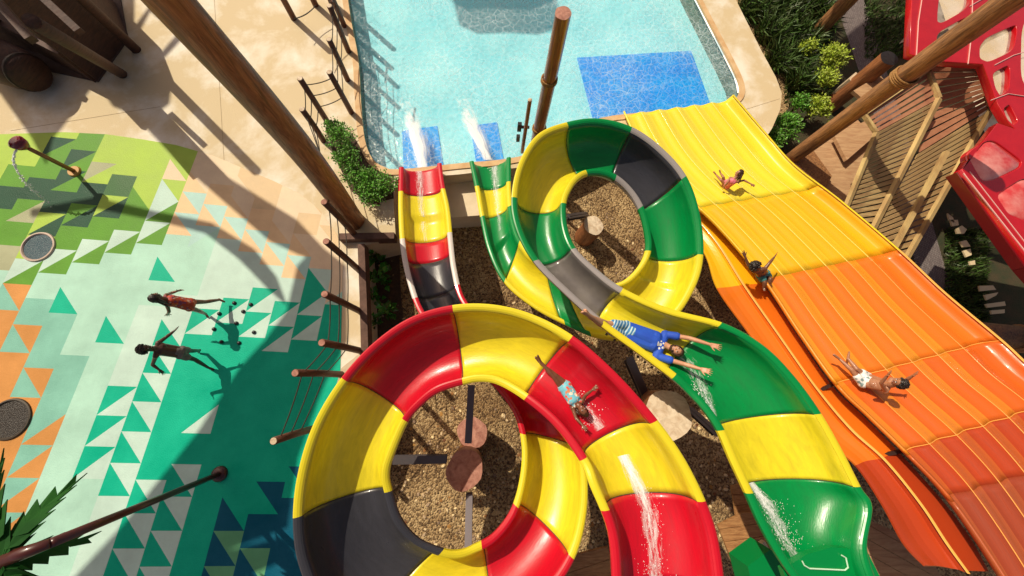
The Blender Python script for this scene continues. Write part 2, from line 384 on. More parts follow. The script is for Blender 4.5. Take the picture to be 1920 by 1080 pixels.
put(-7, -7.5, '=S'); put(-7, -8.5, '=G'); put(-7, -9.5, '/GS'); put(-7, -10.5, '=D'); put(-7, -11.5, '=G'); put(-7, -12.5, '/DG')
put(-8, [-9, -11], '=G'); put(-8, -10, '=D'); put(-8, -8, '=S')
put(-6, -6, '\\Om'); put(-5, -4.5, '\\Om'); put(-5, -5.5, '=m'); put(-5, -3.5, '=O'); put(-4, -3, '\\Om'); put(-4, [-4, -5], '=m'); put(-3, [-2.5, -3.5], '=m')
put(-3, [-1.5, -.5, .5, 1.5], '/mO'); put(-4, -2, '=O')
def clip(poly, hull):
    # Sutherland-Hodgman against a convex counter-clockwise or clockwise outline
    area = sum(hull[i][0]*hull[(i+1) % len(hull)][1]-hull[(i+1) % len(hull)][0]*hull[i][1] for i in range(len(hull)))
    sg = 1 if area > 0 else -1
    for i in range(len(hull)):
        a, b = hull[i], hull[(i+1) % len(hull)]; out = []
        side = lambda p: sg*((b[0]-a[0])*(p[1]-a[1])-(b[1]-a[1])*(p[0]-a[0]))
        for k in range(len(poly)):
            p, q = poly[k], poly[(k+1) % len(poly)]; sp, sq = side(p), side(q)
            if sp >= 0: out.append(p)
            if sp*sq < 0: out.append(p+(q-p)*(sp/(sp-sq)))
        poly = out
        if not poly: return []
    return poly
# outline as upper arc (convex part)
pad_mats = {}
bm = bmesh.new(); keys = sorted(TC); zt = .006
for i in range(-14, 9):
    for jj in range(-20, 8):
        j = jj+(.5 if i % 2 else 0)
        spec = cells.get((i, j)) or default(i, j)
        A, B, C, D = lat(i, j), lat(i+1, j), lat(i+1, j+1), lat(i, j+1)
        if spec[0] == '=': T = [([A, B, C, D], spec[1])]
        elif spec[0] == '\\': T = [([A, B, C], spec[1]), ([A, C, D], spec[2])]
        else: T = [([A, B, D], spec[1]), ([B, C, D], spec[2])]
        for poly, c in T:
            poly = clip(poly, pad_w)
            if len(poly) < 3: continue
            f = bm.faces.new([bm.verts.new((p.x, p.y, zt)) for p in poly]); f.normal_update()
            if f.normal.z < 0: f.normal_flip()
            f.material_index = keys.index(c)
KEEP[0] = True
pm = []
for k in keys:
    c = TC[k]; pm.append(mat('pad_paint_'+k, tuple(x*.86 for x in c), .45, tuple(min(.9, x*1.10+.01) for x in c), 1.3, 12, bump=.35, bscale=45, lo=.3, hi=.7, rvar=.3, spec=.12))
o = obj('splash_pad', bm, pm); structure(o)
# sandy strip by the fence
o = slab('deck_edge_strip', [xy([(640, 690), (690, 650), (690, 800), (560, 1150), (590, 860)], .012)], .012, 0, CONCD); structure(o)
# retaining wall of dark timber at the pit edge
bm = bmesh.new()
for a, b in [((681, 462), (685, 560)), ((685, 560), (688, 660)), ((640, 448), (742, 446))]:
    A, B = at(*a, .06), at(*b, .06); beam(bm, A, B, .16, .34)
tag(obj('retaining_beam', bm, mat('brown_beam_wood', (.16, .085, .06), .8, (.09, .045, .03), 4, 8, bump=.6)), 'dark timber kerb beam along the pit edge by the rope fence', 'beam')
# floor drains
def disc(name, px, py, r, mc, mr, lab, asp=1.0):
    c = at(px, py, .012); t = thing(name, lab, 'drain', c)
    bm = bmesh.new(); vs = [bm.verts.new((c.x+r*math.cos(a), c.y+r*asp*math.sin(a), .014)) for a in [2*math.pi*k/40 for k in range(40)]]
    bm.faces.new(vs); obj('grate', bm, mc, t)
    bm = bmesh.new(); tube(bm, [(c.x+r*math.cos(a), c.y+r*math.sin(a), .016) for a in [2*math.pi*k/40 for k in range(41)]], .03, 6, False); obj('rim', bm, mr, t)
    return t
GR = mat('navy_drain_grate', (.015, .06, .085), .35, (.05, .12, .14), 50, 3, bump=.8, bscale=60, lo=.5, hi=.6)
GRB = mat('black_drain_grate', (.022, .016, .010), .35, (.10, .07, .04), 60, 3, bump=.8, bscale=60, lo=.58, hi=.68)
disc('floor_drain', 72, 463, .34, GR, mat('pale_ring', (.55, .42, .34), .6), 'round navy floor drain in the green corner of the splash pad')
disc('floor_drain', 18, 786, .40, GRB, mat('dark_ring', (.05, .035, .02), .6), 'round black floor drain on the orange tiles')
# water spray nozzles around the children
for k, (px, py) in enumerate([(439, 568), (470, 571), (411, 588), (476, 623), (401, 617), (443, 606), (448, 643), (415, 641), (456, 584)]):
    c = at(px, py, .02); bm = bmesh.new()
    bmesh.ops.create_uvsphere(bm, u_segments=12, v_segments=8, radius=.045)
    for v in bm.verts: v.co = Vector((v.co.x, v.co.y, v.co.z*.8))+c
    tag(obj('spray_nozzle', bm, BLACK, None, True), ["upper left spray nozzle near the girl's trailing foot", "spray nozzle right of the girl's feet at the tip of a white triangle", "spray nozzle just below the girl's front foot", 'rightmost lower spray nozzle by the shadow', 'leftmost spray nozzle between the two children', 'spray nozzle in the middle of the cluster', 'spray nozzle at the bottom of the cluster', "spray nozzle near the boy's feet level left of the bottom one", 'spray nozzle between the two top ones and the middle one'][k], 'nozzle', 'spray nozzles on the pad')

# ------------------------------------------------------------------ slides
SURF = {}; SEAL = mat('joint_sealant', (.05, .045, .03), .6)
class Path:
    def __init__(s, st):
        s.A = [at(a[0], a[1], a[4]+(a[5] if len(a) > 5 else 0)) for a in st]; s.B = [at(a[2], a[3], a[4]) for a in st]; s.n = len(st)
    def ev(s, u):
        u = max(0, min(s.n-1-1e-6, u)); i = int(u); t = u-i
        g = lambda L: cr(L[max(0, i-1)], L[i], L[min(s.n-1, i+1)], L[min(s.n-1, i+2)], t)
        return g(s.A), g(s.B)
def body_slide(name, label, st, segs, depth, sub=8):
    P = Path(st); base = P.ev(0)[0]; t = thing(name, label, 'water slide', (base.x, base.y, PIT))
    allv, allf = [], []
    K = 22
    for (u0, u1, m, mr) in segs:
        n = max(3, int((u1-u0)*sub)); rows, rimA, rimB = [], [], []
        g = .012
        for k in range(n+1):
            u = u0+(u1-u0)*k/n
            A, B = P.ev(u); x = (B-A); L = x.length; x.normalize()
            rw = .115
            a, b = A+x*rw, B-x*rw
            D = depth(u)
            row = []
            for q in range(K+1):
                s = q/K; tt = (1-math.cos(math.pi*s))/2
                p = a.lerp(b, tt); p = p.copy(); p.z -= D*(math.sin(math.pi*s)**.74)+.01
                row.append(p)
            rows.append(row)
            rimA.append((A, a, x)); rimB.append((b, B, x))
        bm = bmesh.new(); V = [[bm.verts.new(p) for p in r] for r in rows]; uvl = bm.loops.layers.uv.new('UVMap'); uvd = {}
        for k, r in enumerate(V):
            for q, v_ in enumerate(r): uvd[v_] = (q/K, (u0+(u1-u0)*k/n)*.8)
        for r0, r1 in zip(V, V[1:]):
            for q in range(K):
                for lp in bm.faces.new((r0[q], r0[q+1], r1[q+1], r1[q])).loops: lp[uvl].uv = uvd[lp.vert]
        bm.normal_update()
        if sum(f.normal.z for f in bm.faces) < 0:
            for f in bm.faces: f.normal_flip()
        off = len(allv); allv += [v.co.copy() for v in bm.verts]
        bm.verts.index_update(); allf += [[v.index+off for v in f.verts] for f in bm.faces]
        KEEP[0] = True
        o = obj('slide_section', bm, m, t, True)
        sd = o.modifiers.new('thickness', 'SOLIDIFY'); sd.thickness = .035; sd.offset = -1
        if u0 > 0:
            bm = bmesh.new(); pr = None
            A, B = P.ev(u0+.01); A2, B2 = P.ev(u0+.06); fl = ((A2+B2)-(A+B)).normalized()
            for p in rows[0]:
                c = (bm.verts.new(p-fl*.006+Vector((0, 0, .004))), bm.verts.new(p+fl*.006+Vector((0, 0, .004))))
                if pr: bm.faces.new((pr[0], pr[1], c[1], c[0]))
                pr = c
            obj('joint_seal', bm, SEAL, o)
            bm = bmesh.new(); pr = None       # outer flange where two sections are bolted together
            for p in rows[0]:
                w0 = Vector((0, 0, -.04)); c = [bm.verts.new(x) for x in (p-fl*.03+w0, p-fl*.03+w0*2.4, p+fl*.03+w0*2.4, p+fl*.03+w0)]
                if pr:
                    for q in range(4): bm.faces.new((pr[q], pr[(q+1) % 4], c[(q+1) % 4], c[q]))
                pr = c
            obj('joint_flange', bm, m, o)
        for rim in (rimA, rimB):
            bm = bmesh.new(); R = []
            for p, q, x in rim:
                dz = Vector((0, 0, -.055)); m1 = p.lerp(q, .5)+Vector((0, 0, .022))
                R.append([bm.verts.new(c) for c in (p+dz, p, p.lerp(q, .2)+Vector((0, 0, .016)), m1, p.lerp(q, .8)+Vector((0, 0, .016)), q, q+dz)])
            N = len(R[0])
            for r0, r1 in zip(R, R[1:]):
                for c in range(N): bm.faces.new((r0[c], r0[(c+1) % N], r1[(c+1) % N], r1[c]))
            bm.faces.new(R[0]); bm.faces.new(R[-1][::-1])
            obj('rim', bm, mr, o, False)
            for pz in bpy.data.objects[-1:]: pass
    SURF[name+label[:6]] = BVHTree.FromPolygons(allv, allf)
    return P, t, SURF[name+label[:6]]
red_st = [(1362, 1120, 1150, 1140, 3.75, .05), (1342, 992, 1142, 1005, 3.65, .05), (1295, 880, 1107, 912, 3.55, .08), (1235, 790, 1088, 866, 3.45, .12),
          (1158, 702, 1040, 800, 3.3, .2), (1078, 632, 985, 752, 3.15, .25), (1000, 590, 935, 722, 3.0, .28), (925, 571, 900, 716, 2.92, .3), (848, 572, 868, 722, 2.85, .3),
          (770, 595, 822, 737, 2.8, .3), (700, 643, 790, 762, 2.75, .3), (640, 708, 765, 792, 2.7, .3), (590, 790, 742, 845, 2.65, .3), (560, 880, 730, 885, 2.6, .3),
          (549, 972, 735, 920, 2.55, .3), (560, 1060, 752, 972, 2.5, .3), (600, 1140, 785, 1010, 2.42, .3), (675, 1200, 832, 1030, 2.34, .3),
          (780, 1235, 862, 1032, 2.26, .3), (886, 1225, 888, 1022, 2.18, .28), (985, 1165, 925, 1000, 2.1, .25), (1067, 1068, 958, 955, 2.0, .2), (1098, 975, 975, 895, 1.9, .15),
          (1100, 880, 978, 835, 1.8, .1), (1078, 790, 965, 780, 1.7, .08), (1035, 715, 935, 735, 1.6, .05), (975, 655, 895, 695, 1.5, .03), (915, 608, 838, 650, 1.35, 0), (872, 560, 787, 590, 1.2, 0),
          (856, 505, 764, 530, 1.05, 0), (849, 450, 751, 465, .85, 0), (843, 392, 747, 400, .6, 0), (833, 345, 747, 350, .42, 0), (828, 306, 748, 314, .3, 0)]
RD = lambda u: (.56 if u < 24 else .44 if u < 31 else .34-.04*(u-31))
redP, redT, redB = body_slide('body_slide', 'red, yellow and black open slide curling once round the log pillar in the foreground', red_st,
    [(0, 1.45, RED, RED), (1.45, 3.03, YEL, YEL), (3.03, 5.05, RED, RED), (5.05, 8.0, YEL, YEL), (8.0, 11, RED, RED), (11, 14, YEL, YEL), (14, 17, GRY, GRY), (17, 19.4, YEL, YEL), (19.4, 21.2, RED, RED),
     (21.2, 23.4, YEL, YEL), (23.4, 26, RED, RED), (26, 28.5, GRY, RED), (28.5, 29.6, GRY, mat('white_rim', (.62, .56, .52), .4)), (29.6, 30.25, RED, mat('white_rim', (.6, .6, .6))), (30.25, 31.8, YEL, YEL), (31.8, 33, RED, RED)], RD)
grn_st = [(1560, 1190, 1680, 1180, 3.6), (1505, 1110, 1648, 1100, 3.6), (1462, 1050, 1626, 1028, 3.55), (1425, 985, 1636, 950, 3.5), (1398, 925, 1614, 912, 3.45), (1370, 865, 1580, 845, 3.4), (1345, 808, 1540, 775, 3.35),
          (1318, 768, 1490, 706, 3.28), (1290, 738, 1432, 648, 3.2), (1262, 712, 1358, 606, 3.12, .05), (1200, 665, 1255, 578, 3.0, .1), (1125, 610, 1168, 540, 2.9, .15), (1060, 552, 1118, 503, 2.84, .2),
          (1000, 490, 1080, 465, 2.78, .25), (968, 430, 1064, 425, 2.7, .28), (959, 370, 1062, 382, 2.62, .3), (973, 305, 1072, 355, 2.55, .3), (1008, 252, 1085, 338, 2.48, .3),
          (1062, 229, 1102, 329, 2.4, .3), (1122, 222, 1127, 328, 2.32, .3), (1185, 238, 1153, 338, 2.25, .3), (1240, 276, 1178, 361, 2.17, .3), (1287, 330, 1197, 392, 2.1, .3),
          (1312, 400, 1208, 432, 2.02, .28), (1319, 478, 1210, 470, 1.94, .25), (1303, 540, 1192, 505, 1.85, .2), (1262, 600, 1160, 530, 1.72, .12), (1195, 636, 1115, 530, 1.56, .08),
          (1128, 636, 1070, 518, 1.4, .05), (1066, 612, 1028, 495, 1.25, 0), (1000, 577, 995, 478, 1.1, 0), (945, 530, 975, 450, .95, 0), (915, 470, 965, 420, .8, 0), (900, 407, 960, 385, .6, 0),
          (891, 355, 958, 345, .44, 0), (880, 303, 958, 295, .3, 0)]
GD = lambda u: (.56 if u < 13 else .54 if u < 25 else .40 if u < 32 else .30)
grnP, grnT, grnB = body_slide('body_slide', 'green, yellow and grey open slide looping over itself beside the pool', grn_st,
    [(0, 4, GRN, GRN), (4, 6, YEL, YEL), (6, 9.05, GRN, GRN), (9.05, 11, YEL, YEL), (11, 13, mat('grey_fibreglass', (.20, .18, .165), .26, (.14, .125, .12), 2, 6, bump=.1, bscale=16, coat=.5), mat('grey_rim', (.34, .31, .30), .35, coat=.4)), (13, 15, GRN, GRN), (15, 18, YEL, YEL), (18, 20, GRN, GRN), (20, 22, GRY, MATS['grey_rim']),
     (22, 24, GRN, GRN), (24, 28.3, YEL, YEL), (28.3, 29.1, GRN, GRN), (29.1, 31, YEL, YEL), (31, 33, GRN, GRN), (33, 34.1, YEL, YEL), (34.1, 35, GRN, GRN)], GD)
# bolts on the flange of the yellow section by the man
for k in range(9):
    A, B = grnP.ev(9.15+k*.2); x = (A-B).normalized(); bm = bmesh.new()
    beam(bm, A+x*-.01+Vector((0, 0, -.16)), A+x*.02+Vector((0, 0, -.16)), .035, .035); obj('flange_bolt', bm, BLACK, grnT)
# ---- wide multilane slide
wide_px = [(1168, 214, 1366, 188, .12), (1205, 290, 1425, 258, .3), (1258, 350, 1478, 318, .55), (1335, 420, 1560, 382, .9), (1425, 525, 1667, 474, 1.35), (1490, 622, 1750, 553, 1.7),
           (1560, 721, 1852, 640, 2.1), (1620, 780, 1905, 690, 2.35), (1690, 849, 1985, 752, 2.65), (1770, 935, 2070, 850, 2.95), (1868, 1080, 2180, 1010, 3.3), (1920, 1180, 2260, 1150, 3.5)]
wp = Path(wide_px)
wideT = thing('multilane_slide', 'wide wavy multilane slide fading from yellow at the pool to rusty orange at the top', 'water slide', (at(1500, 600, 1.5).xy.to_3d()+Vector((0, 0, PIT))))
LAN = 6; wv, wf = [], []
WSEG = [(0, 2.6, [O1, O1B]), (2.6, 4, [O2, O2B]), (4, 6, [O3, O3B]), (6, 8, [gel('deep_orange_fibreglass', (.68, .125, .012), .9), gel('lit_deep_orange_fibreglass', (.80, .24, .018), .92)]), (8, 9.0, [O4, O4B]), (9.0, 11, [O5, O5B])]
def wave(s):
    """cross-section height of the lanes, s in 0..LAN"""
    f = s % 1.0
    w_ = -.065*math.sin(math.pi*f)**2
    if s < .12: w_ += .14*(1-s/.12)
    if s > LAN-.16: w_ += .22*((s-LAN+.16)/.16)
    return w_
for (u0, u1, m) in WSEG:
    n = int((u1-u0)*8); bm = bmesh.new(); V = []; K = LAN*12; uvl = bm.loops.layers.uv.new('UVMap'); uvd = {}
    for k in range(n+1):
        A, B = wp.ev(u0+(u1-u0)*k/n)
        V.append([bm.verts.new(A.lerp(B, q/K)+Vector((0, 0, wave(q/K*LAN)))) for q in range(K+1)]); uvd[V[-1][0]] = (u0+(u1-u0)*k/n)*.8
    for r0, r1 in zip(V, V[1:]):
        for q in range(K):
            f = bm.faces.new((r0[q], r0[q+1], r1[q+1], r1[q])); f.material_index = int((q % 12) < 6 and q < 60)  # lane shading painted in: paler copy on one half of each lane
            for lp, (a, b_) in zip(f.loops, ((q, r0), (q+1, r0), (q+1, r1), (q, r1))): lp[uvl].uv = (a/K*4, uvd[b_[0]])
    bm.normal_update()
    if sum(f.normal.z for f in bm.faces) < 0:
        for f in bm.faces: f.normal_flip()
    bm.verts.index_update(); off = len(wv); wv += [v.co.copy() for v in bm.verts]; wf += [[v.index+off for v in f.verts] for f in bm.faces]
    KEEP[0] = True
    o = obj('slide_section', bm, m, wideT, True)
    sd = o.modifiers.new('thickness', 'SOLIDIFY'); sd.thickness = .04; sd.offset = -1
    # seam lip at the end of the section
    A, B = wp.ev(u1)
wideB = BVHTree.FromPolygons(wv, wf)
def strip_along(P, s, u0, u1, wd, lift, m, name, parent, lanes=LAN, wfun=wave, zoff=0):
    bm = bmesh.new(); pr = None; n = int((u1-u0)*8)
    for k in range(n+1):
        A, B = P.ev(u0+(u1-u0)*k/n); x = (B-A).normalized(); c = A.lerp(B, s/lanes)+Vector((0, 0, wfun(s)+lift))
        q = (bm.verts.new(c-x*wd/2), bm.verts.new(c+Vector((0, 0, .012))), bm.verts.new(c+x*wd/2))
        if pr: bm.faces.new((pr[0], pr[1], q[1], q[0])); bm.faces.new((pr[1], pr[2], q[2], q[1]))
        pr = q
    return obj(name, bm, m, parent, True)
SEAM = gel('pale_seam', (.90, .38, .07), .95); SEAMY = gel('pale_yellow_seam', (.93, .74, .14), .95)
for s in (1, 2, 3, 4, 5):
    strip_along(wp, s, 0, 4, .016, .004, SEAMY, 'lane_ridge', wideT)
    strip_along(wp, s, 4, 11, .010, .004, SEAM, 'lane_ridge', wideT)
strip_along(wp, LAN-.01, 0, 4, .05, .01, O1, 'edge_rim', wideT); strip_along(wp, LAN-.01, 4, 11, .06, .01, OL, 'edge_rim', wideT)
for u in (6, 8):
    bm = bmesh.new(); K = LAN*12; pr = None
    for q in range(K+1):
        c = []
        for du in (-.008, .008):
            A, B = wp.ev(u+du); c.append(bm.verts.new(A.lerp(B, q/K)+Vector((0, 0, wave(q/K*LAN)+.006))))
        if pr: bm.faces.new((pr[0], pr[1], c[1], c[0]))
        pr = c
    obj('section_seam', bm, SEAM, wideT)
# outer side lane beyond the dark gap, its edge rolled over
side_px = [(1255, 395, 1281, 352, .38), (1318, 470, 1354, 425, .80), (1345, 540, 1439, 528, 1.25), (1405, 625, 1503, 622, 1.6), (1478, 728, 1573, 722, 2.0), (1545, 822, 1633, 780, 2.25), (1605, 872, 1702, 849, 2.55), (1655, 945, 1783, 937, 2.85),
           (1695, 1018, 1841, 1012, 3.03), (1735, 1060, 1881, 1082, 3.2)]
sp_ = Path(side_px)
def sidew(s):   # s 0..1
    return -.05*math.sin(math.pi*min(1, s/.5))**2 + (.06 if .46 < s < .54 else 0) - (.10*(s-.54)/.46 if s > .54 else 0)
for (u0, u1, m) in [(0, 2.0, O2), (2.0, 4, O3), (4, 6, O3), (6, 9, O4)]:
    bm = bmesh.new(); V = []; n = int((u1-u0)*8); S = [0, .06, .12, .2, .3, .4, .455, .465, .5, .535, .545, .6, .7, .8, .9, 1]
    for k in range(n+1):
        A, B = sp_.ev(u0+(u1-u0)*k/n); B = B.copy(); B.z -= .06
        V.append([bm.verts.new(A.lerp(B, s)+Vector((0, 0, sidew(s)))) for s in S])
    for r0, r1 in zip(V, V[1:]):
        for q in range(len(S)-1): bm.faces.new((r0[q], r0[q+1], r1[q+1], r1[q]))
    o = obj('side_panel', bm, m, wideT, False); sd = o.modifiers.new('thickness', 'SOLIDIFY'); sd.thickness = .03; sd.offset = -1
    strip_along(sp_, .47, u0, u1, .05, .02, OL, 'panel_ridge', wideT, 1, lambda s: sidew(.5))
# near black tube painted in for the shadow in the gap
bm = bmesh.new(); pts = [wp.ev(.5+k*.125)[0]+Vector((0, 0, .11)) for k in range(82)]
tube(bm, pts, .022, 6); obj('gap_shadow_tube', bm, mat('gap_shadow_and_joint', (.03, .012, .008), .7), wideT)
for px in [((1525, 737), (1562, 720)), ((1640, 856), (1690, 846))]:
    bm = bmesh.new(); beam(bm, at(*px[0], 1.9 if px[0][0] < 1600 else 2.4), at(*px[1], 2.0 if px[0][0] < 1600 else 2.5), .05, .06); obj('panel_joint', bm, MATS['gap_shadow_and_joint'], wideT)
LASTZ = [2.5]
def on(B, px, py, lift=0.0):
    d = (CM @ Vector((px-960, 540-py, -F))).normalized()
    h = B.ray_cast(Vector((0, 0, H)), d)
    z = h[0].z if h[0] else LASTZ[0]
    LASTZ[0] = z
    return at(px, py, z+lift)

# ------------------------------------------------------------------ poles and logs
def pole(name, label, cat, px, py, zb, zt, r0, r1, m, end=None, group=None, tilt=None, seg=20, wob=.03):
    b = at(px, py, zb); t = thing(name, label, cat, b, group); rnd = random.Random(int(px*7+py))
    tip = (tilt if tilt is not None else Vector((b.x, b.y, zt)))
    bm = bmesh.new(); N = 14; rings = []
    ax = (tip-b).normalized(); n1 = ax.orthogonal().normalized(); n2 = ax.cross(n1); ph = [rnd.uniform(0, 6) for _ in range(4)]
    for k in range(N+1):
        s = k/N; c = b.lerp(tip, s)+n1*math.sin(s*5+ph[0])*wob*.5+n2*math.sin(s*4+ph[1])*wob*.5; r = r0+(r1-r0)*s
        rings.append([bm.verts.new(c+(n1*math.cos(a)+n2*math.sin(a))*r*(1+.05*math.sin(2*a+ph[2]+s*2)+.03*math.sin(5*a+ph[3])+rnd.uniform(-.008, .008))) for a in [2*math.pi*q/seg for q in range(seg)]])
    for a, c in zip(rings, rings[1:]):
        for q in range(seg): bm.faces.new((a[q], a[(q+1) % seg], c[(q+1) % seg], c[q]))
    top = [v.co.copy() for v in rings[-1]]
    bm.faces.new(rings[0])
    for v in bm.verts: pass
    o = obj('shaft', bm, m, t, True)
    bm = bmesh.new(); c = sum(top, Vector())/seg; cv = bm.verts.new(c+ax*.012)
    mid = [bm.verts.new(c.lerp(p, .55)+ax*(.01+rnd.uniform(-.004, .004))) for p in top]; ov = [bm.verts.new(p) for p in top]
    for q in range(seg):
        bm.faces.new((cv, mid[q], mid[(q+1) % seg])); bm.faces.new((mid[q], ov[q], ov[(q+1) % seg], mid[(q+1) % seg]))
    obj('cut_end', bm, end or m, t)
    return t
def wrap(t, c, ax, r, m, turns=3, th=.018):
    bm = bmesh.new(); ax = ax.normalized(); n1 = ax.orthogonal().normalized(); n2 = ax.cross(n1)
    tube(bm, [c+ax*(k/24-turns/2)*th*1.9+(n1*math.cos(2*math.pi*k/24)+n2*math.sin(2*math.pi*k/24))*r for k in range(24*turns+1)], th, 6)
    return obj('rope_binding', bm, m, t, True)
pole('tall_pole', 'thick tall brown log pole rising from the corner beam beside the hedge', 'pole', 668, 412, 0.02, 5.9, .235, .215, WOOD, ENDR, wob=.10)
t = pole('bamboo_pole', 'varnished bamboo pole with two rope bindings standing at the pool edge', 'pole', 1001, 290, -.4, 3.86, .155, .15, BAMB, ENDR, wob=.01)
b = at(1001, 290, -.4)
for z in (.75, 2.35, -.05): wrap(t, Vector((b.x, b.y, z)), Vector((0, 0, 1)), .165, ROPE, 3)
t = pole('bracket_post', 'thin bamboo post with black bracket fixed left of the bamboo pole', 'post', 979, 285, .1, 2.05, .05, .045, BAMB, ENDG, wob=.0)
bm = bmesh.new(); c = at(974, 238, .9); box(bm, c, .10, .09, .26); beam(bm, c+Vector((.04, 0, 0)), c+Vector((.25, 0, 0)), .05, .06); obj('bracket', bm, BLACK, t)
bm = bmesh.new(); box(bm, c+Vector((0, 0, -.45)), .09, .09, .2); obj('clamp', bm, BLACK, t)
t = pole('leaning_pole', 'long rope bound log pole crossing over the slatted roofs', 'pole', 1478, 302, -.2, 5.6, .19, .23, WOODL, ENDG, wob=.03)
b = at(1478, 302, -.2); wrap(t, Vector((b.x, b.y, 2.93)), Vector((0, 0, 1)), .235, ROPE, 4, .02)
pole('tree_stump', 'broken topped thick log standing behind the lime shrub', 'log', 1556, 198, PIT, .75, .27, .26, WOOD, BLACK, wob=.03)
bm = bmesh.new(); c = at(1690, 82, .78)
for k in range(4): tube(bm, [c+Vector((-.05+.05*k, .03*k, 0)), c+Vector((.02+.1*k, .12, .15+.05*(k % 2)))], .012, 5)
tag(obj('torn_cable', bm, STEELL), 'torn wire ends sprouting from the broken log top', 'wire')
pole('tall_post', 'rough square topped log in the dark grass by the grey path', 'log', 1528, 66, PIT, 2.6, .24, .24, WOODL, ENDG, wob=.03)
# log pillars among the slides
pole('log_pillar', 'pale log pillar with cracked top inside the green loop', 'log', 1096, 446, PIT, -.25, .28, .27, WOOD, ENDG)
pole('log_pillar', 'big pale cracked log pillar between the red and green slides', 'log', 1225, 762, PIT, 2.0, .42, .42, WOOD, ENDG, tilt=at(1252, 778, 2.0))
pole('log_pillar', 'reddish cut log pillar top inside the red ring', 'log', 878, 862, PIT, 1.15, .37, .36, WOOD, ENDR, tilt=at(872, 882, 1.15))
pole('log_pillar', 'shorter dark log beside the reddish pillar inside the red ring', 'log', 888, 818, PIT, -.1, .34, .34, WOOD, ENDR, tilt=at(886, 812, -.1))
def steel(label, a, za, b_, zb, wd, m=STEEL):
    t = thing('support_beam', label, 'beam', at(*a, za)); A, B = at(*a, za), at(*b_, zb)
    up = Vector((0, 0, 1))
    for nm, dz, w_, h_ in (('flange', .07, wd, .015), ('web', 0, .02, .125), ('flange', -.07, wd, .015)):
        bm = bmesh.new(); beam(bm, A+up*dz, B+up*dz, w_, h_); obj(nm, bm, m, t)
    return t
steel('vertical pale and violet steel beam crossing the red ring above the dark log', (884, 722), 1.35, (878, 830), 1.25, .13)
steel('steel beam running from the reddish log to the bottom of the red ring', (880, 925), .9, (878, 1030), 1.3, .13)
steel('dark steel beam reaching left from the reddish log to the yellow wall', (738, 862), 1.0, (838, 860), .9, .15)
steel('steel brace between the bolted yellow flange and the big pale log', (1178, 672), .9, (1210, 745), .1, .2)
steel('steel brace from the big pale log under the green slide', (1290, 765), .3, (1345, 815), 1.0, .16)
steel('steel brace at the left of the pale pillar in the green loop', (1064, 408), .9, (1100, 402), -.5, .14)
# ------------------------------------------------------------------ rope fence
t = thing('rope_fence', 'rope fence of thin brown posts with three dark ropes between deck, hedge and splash pad', 'fence', at(672, 506))
FP = [(590, 803, 1.6, 0), (640, 702, 2.05, 0), (677, 658, 2.05, 0), (676, 584, 2.0, 0), (673, 506, 1.9, 0), (668, 443, 1.85, 0), (607, 264, 1.2, 0), (617, 233, 1.55, 0), (659, 211, 1.4, 0), (652, 150, 1.3, 0), (654, 97, 1.35, 0), (646, 49, 1.6, 0)]
FPM = mat('fence_post_wood', (.15, .052, .028), .6, (.08, .03, .018), 5, 6, bump=.4, stretch=(4, 4, 1))
tops = []
for px, py, h, _ in FP:
    b = at(px, py, 0); d = Vector((random.uniform(-.03, .03), random.uniform(-.03, .03), h)); tops.append((b, b+d))
    bm = bmesh.new(); tube(bm, [b, b+d*.5+Vector((random.uniform(-.01, .01), .01, 0)), b+d], [.075, .07, .068], 12); o = obj('post', bm, FPM, t, True)
    bm = bmesh.new(); tube(bm, [b+d+Vector((0, 0, .001)), b+d+Vector((0, 0, .014))], [.062, .058], 12); obj('cap', bm, ENDR if py > 440 and py < 790 else ENDG, o)
def sag(a, b, s, n=8): return [a.lerp(b, k/n)+Vector((0, 0, -s*4*(k/n)*(1-k/n))) for k in range(n+1)]
for i in range(len(tops)-1):
    if i == 5: continue
    for fr in (.88, .66, .42):
        bm = bmesh.new(); a = tops[i][0].lerp(tops[i][1], fr); c = tops[i+1][0].lerp(tops[i+1][1], fr)
        tube(bm, sag(a, c, .05), .011, 6); obj('rope', bm, CABLE, t, True)
for fr in (.88, .66, .42):
    bm = bmesh.new(); a = tops[5][0].lerp(tops[5][1], fr); c = at(600, 290, .2).lerp(at(600, 290, 1.5), fr)
    tube(bm, sag(a, c, .12, 10)+sag(c, tops[6][0].lerp(tops[6][1], fr), .05)[1:], .011, 6); obj('rope', bm, CABLE, t, True)
# second run of posts further up
t = thing('deck_railing', 'brown post and rope railing on the deck above the pool corner', 'railing', at(551, 35))
for px, py, h in [(551, 35, 1.7), (592, 10, 1.5)]:
    b = at(px, py, 0); bm = bmesh.new(); tube(bm, [b, b+Vector((0, 0, h))], [.085, .08], 12); obj('post', bm, FPM, t, True)
for fr in (.9, .6, .3):
    bm = bmesh.new(); tube(bm, sag(at(551, 35, 1.7*fr), at(592, 10, 1.5*fr), .06), .011, 6); obj('rope', bm, CABLE, t)
t = thing('deck_railing', 'tall dark post pair at the top of the deck near the pool rope fence', 'railing', at(575, -20))
for px, py, h in [(622, 5, 1.9), (628, -30, 1.9)]:
    b = at(px, py, 0); bm = bmesh.new(); tube(bm, [b, b+Vector((0, 0, h))], [.085, .08], 12); obj('post', bm, FPM, t, True)
for fr in (.9, .5):
    bm = bmesh.new(); tube(bm, sag(at(622, 5, 1.9*fr), at(628, -30, 1.9*fr), .02), .03, 6); obj('rail', bm, FPM, t)
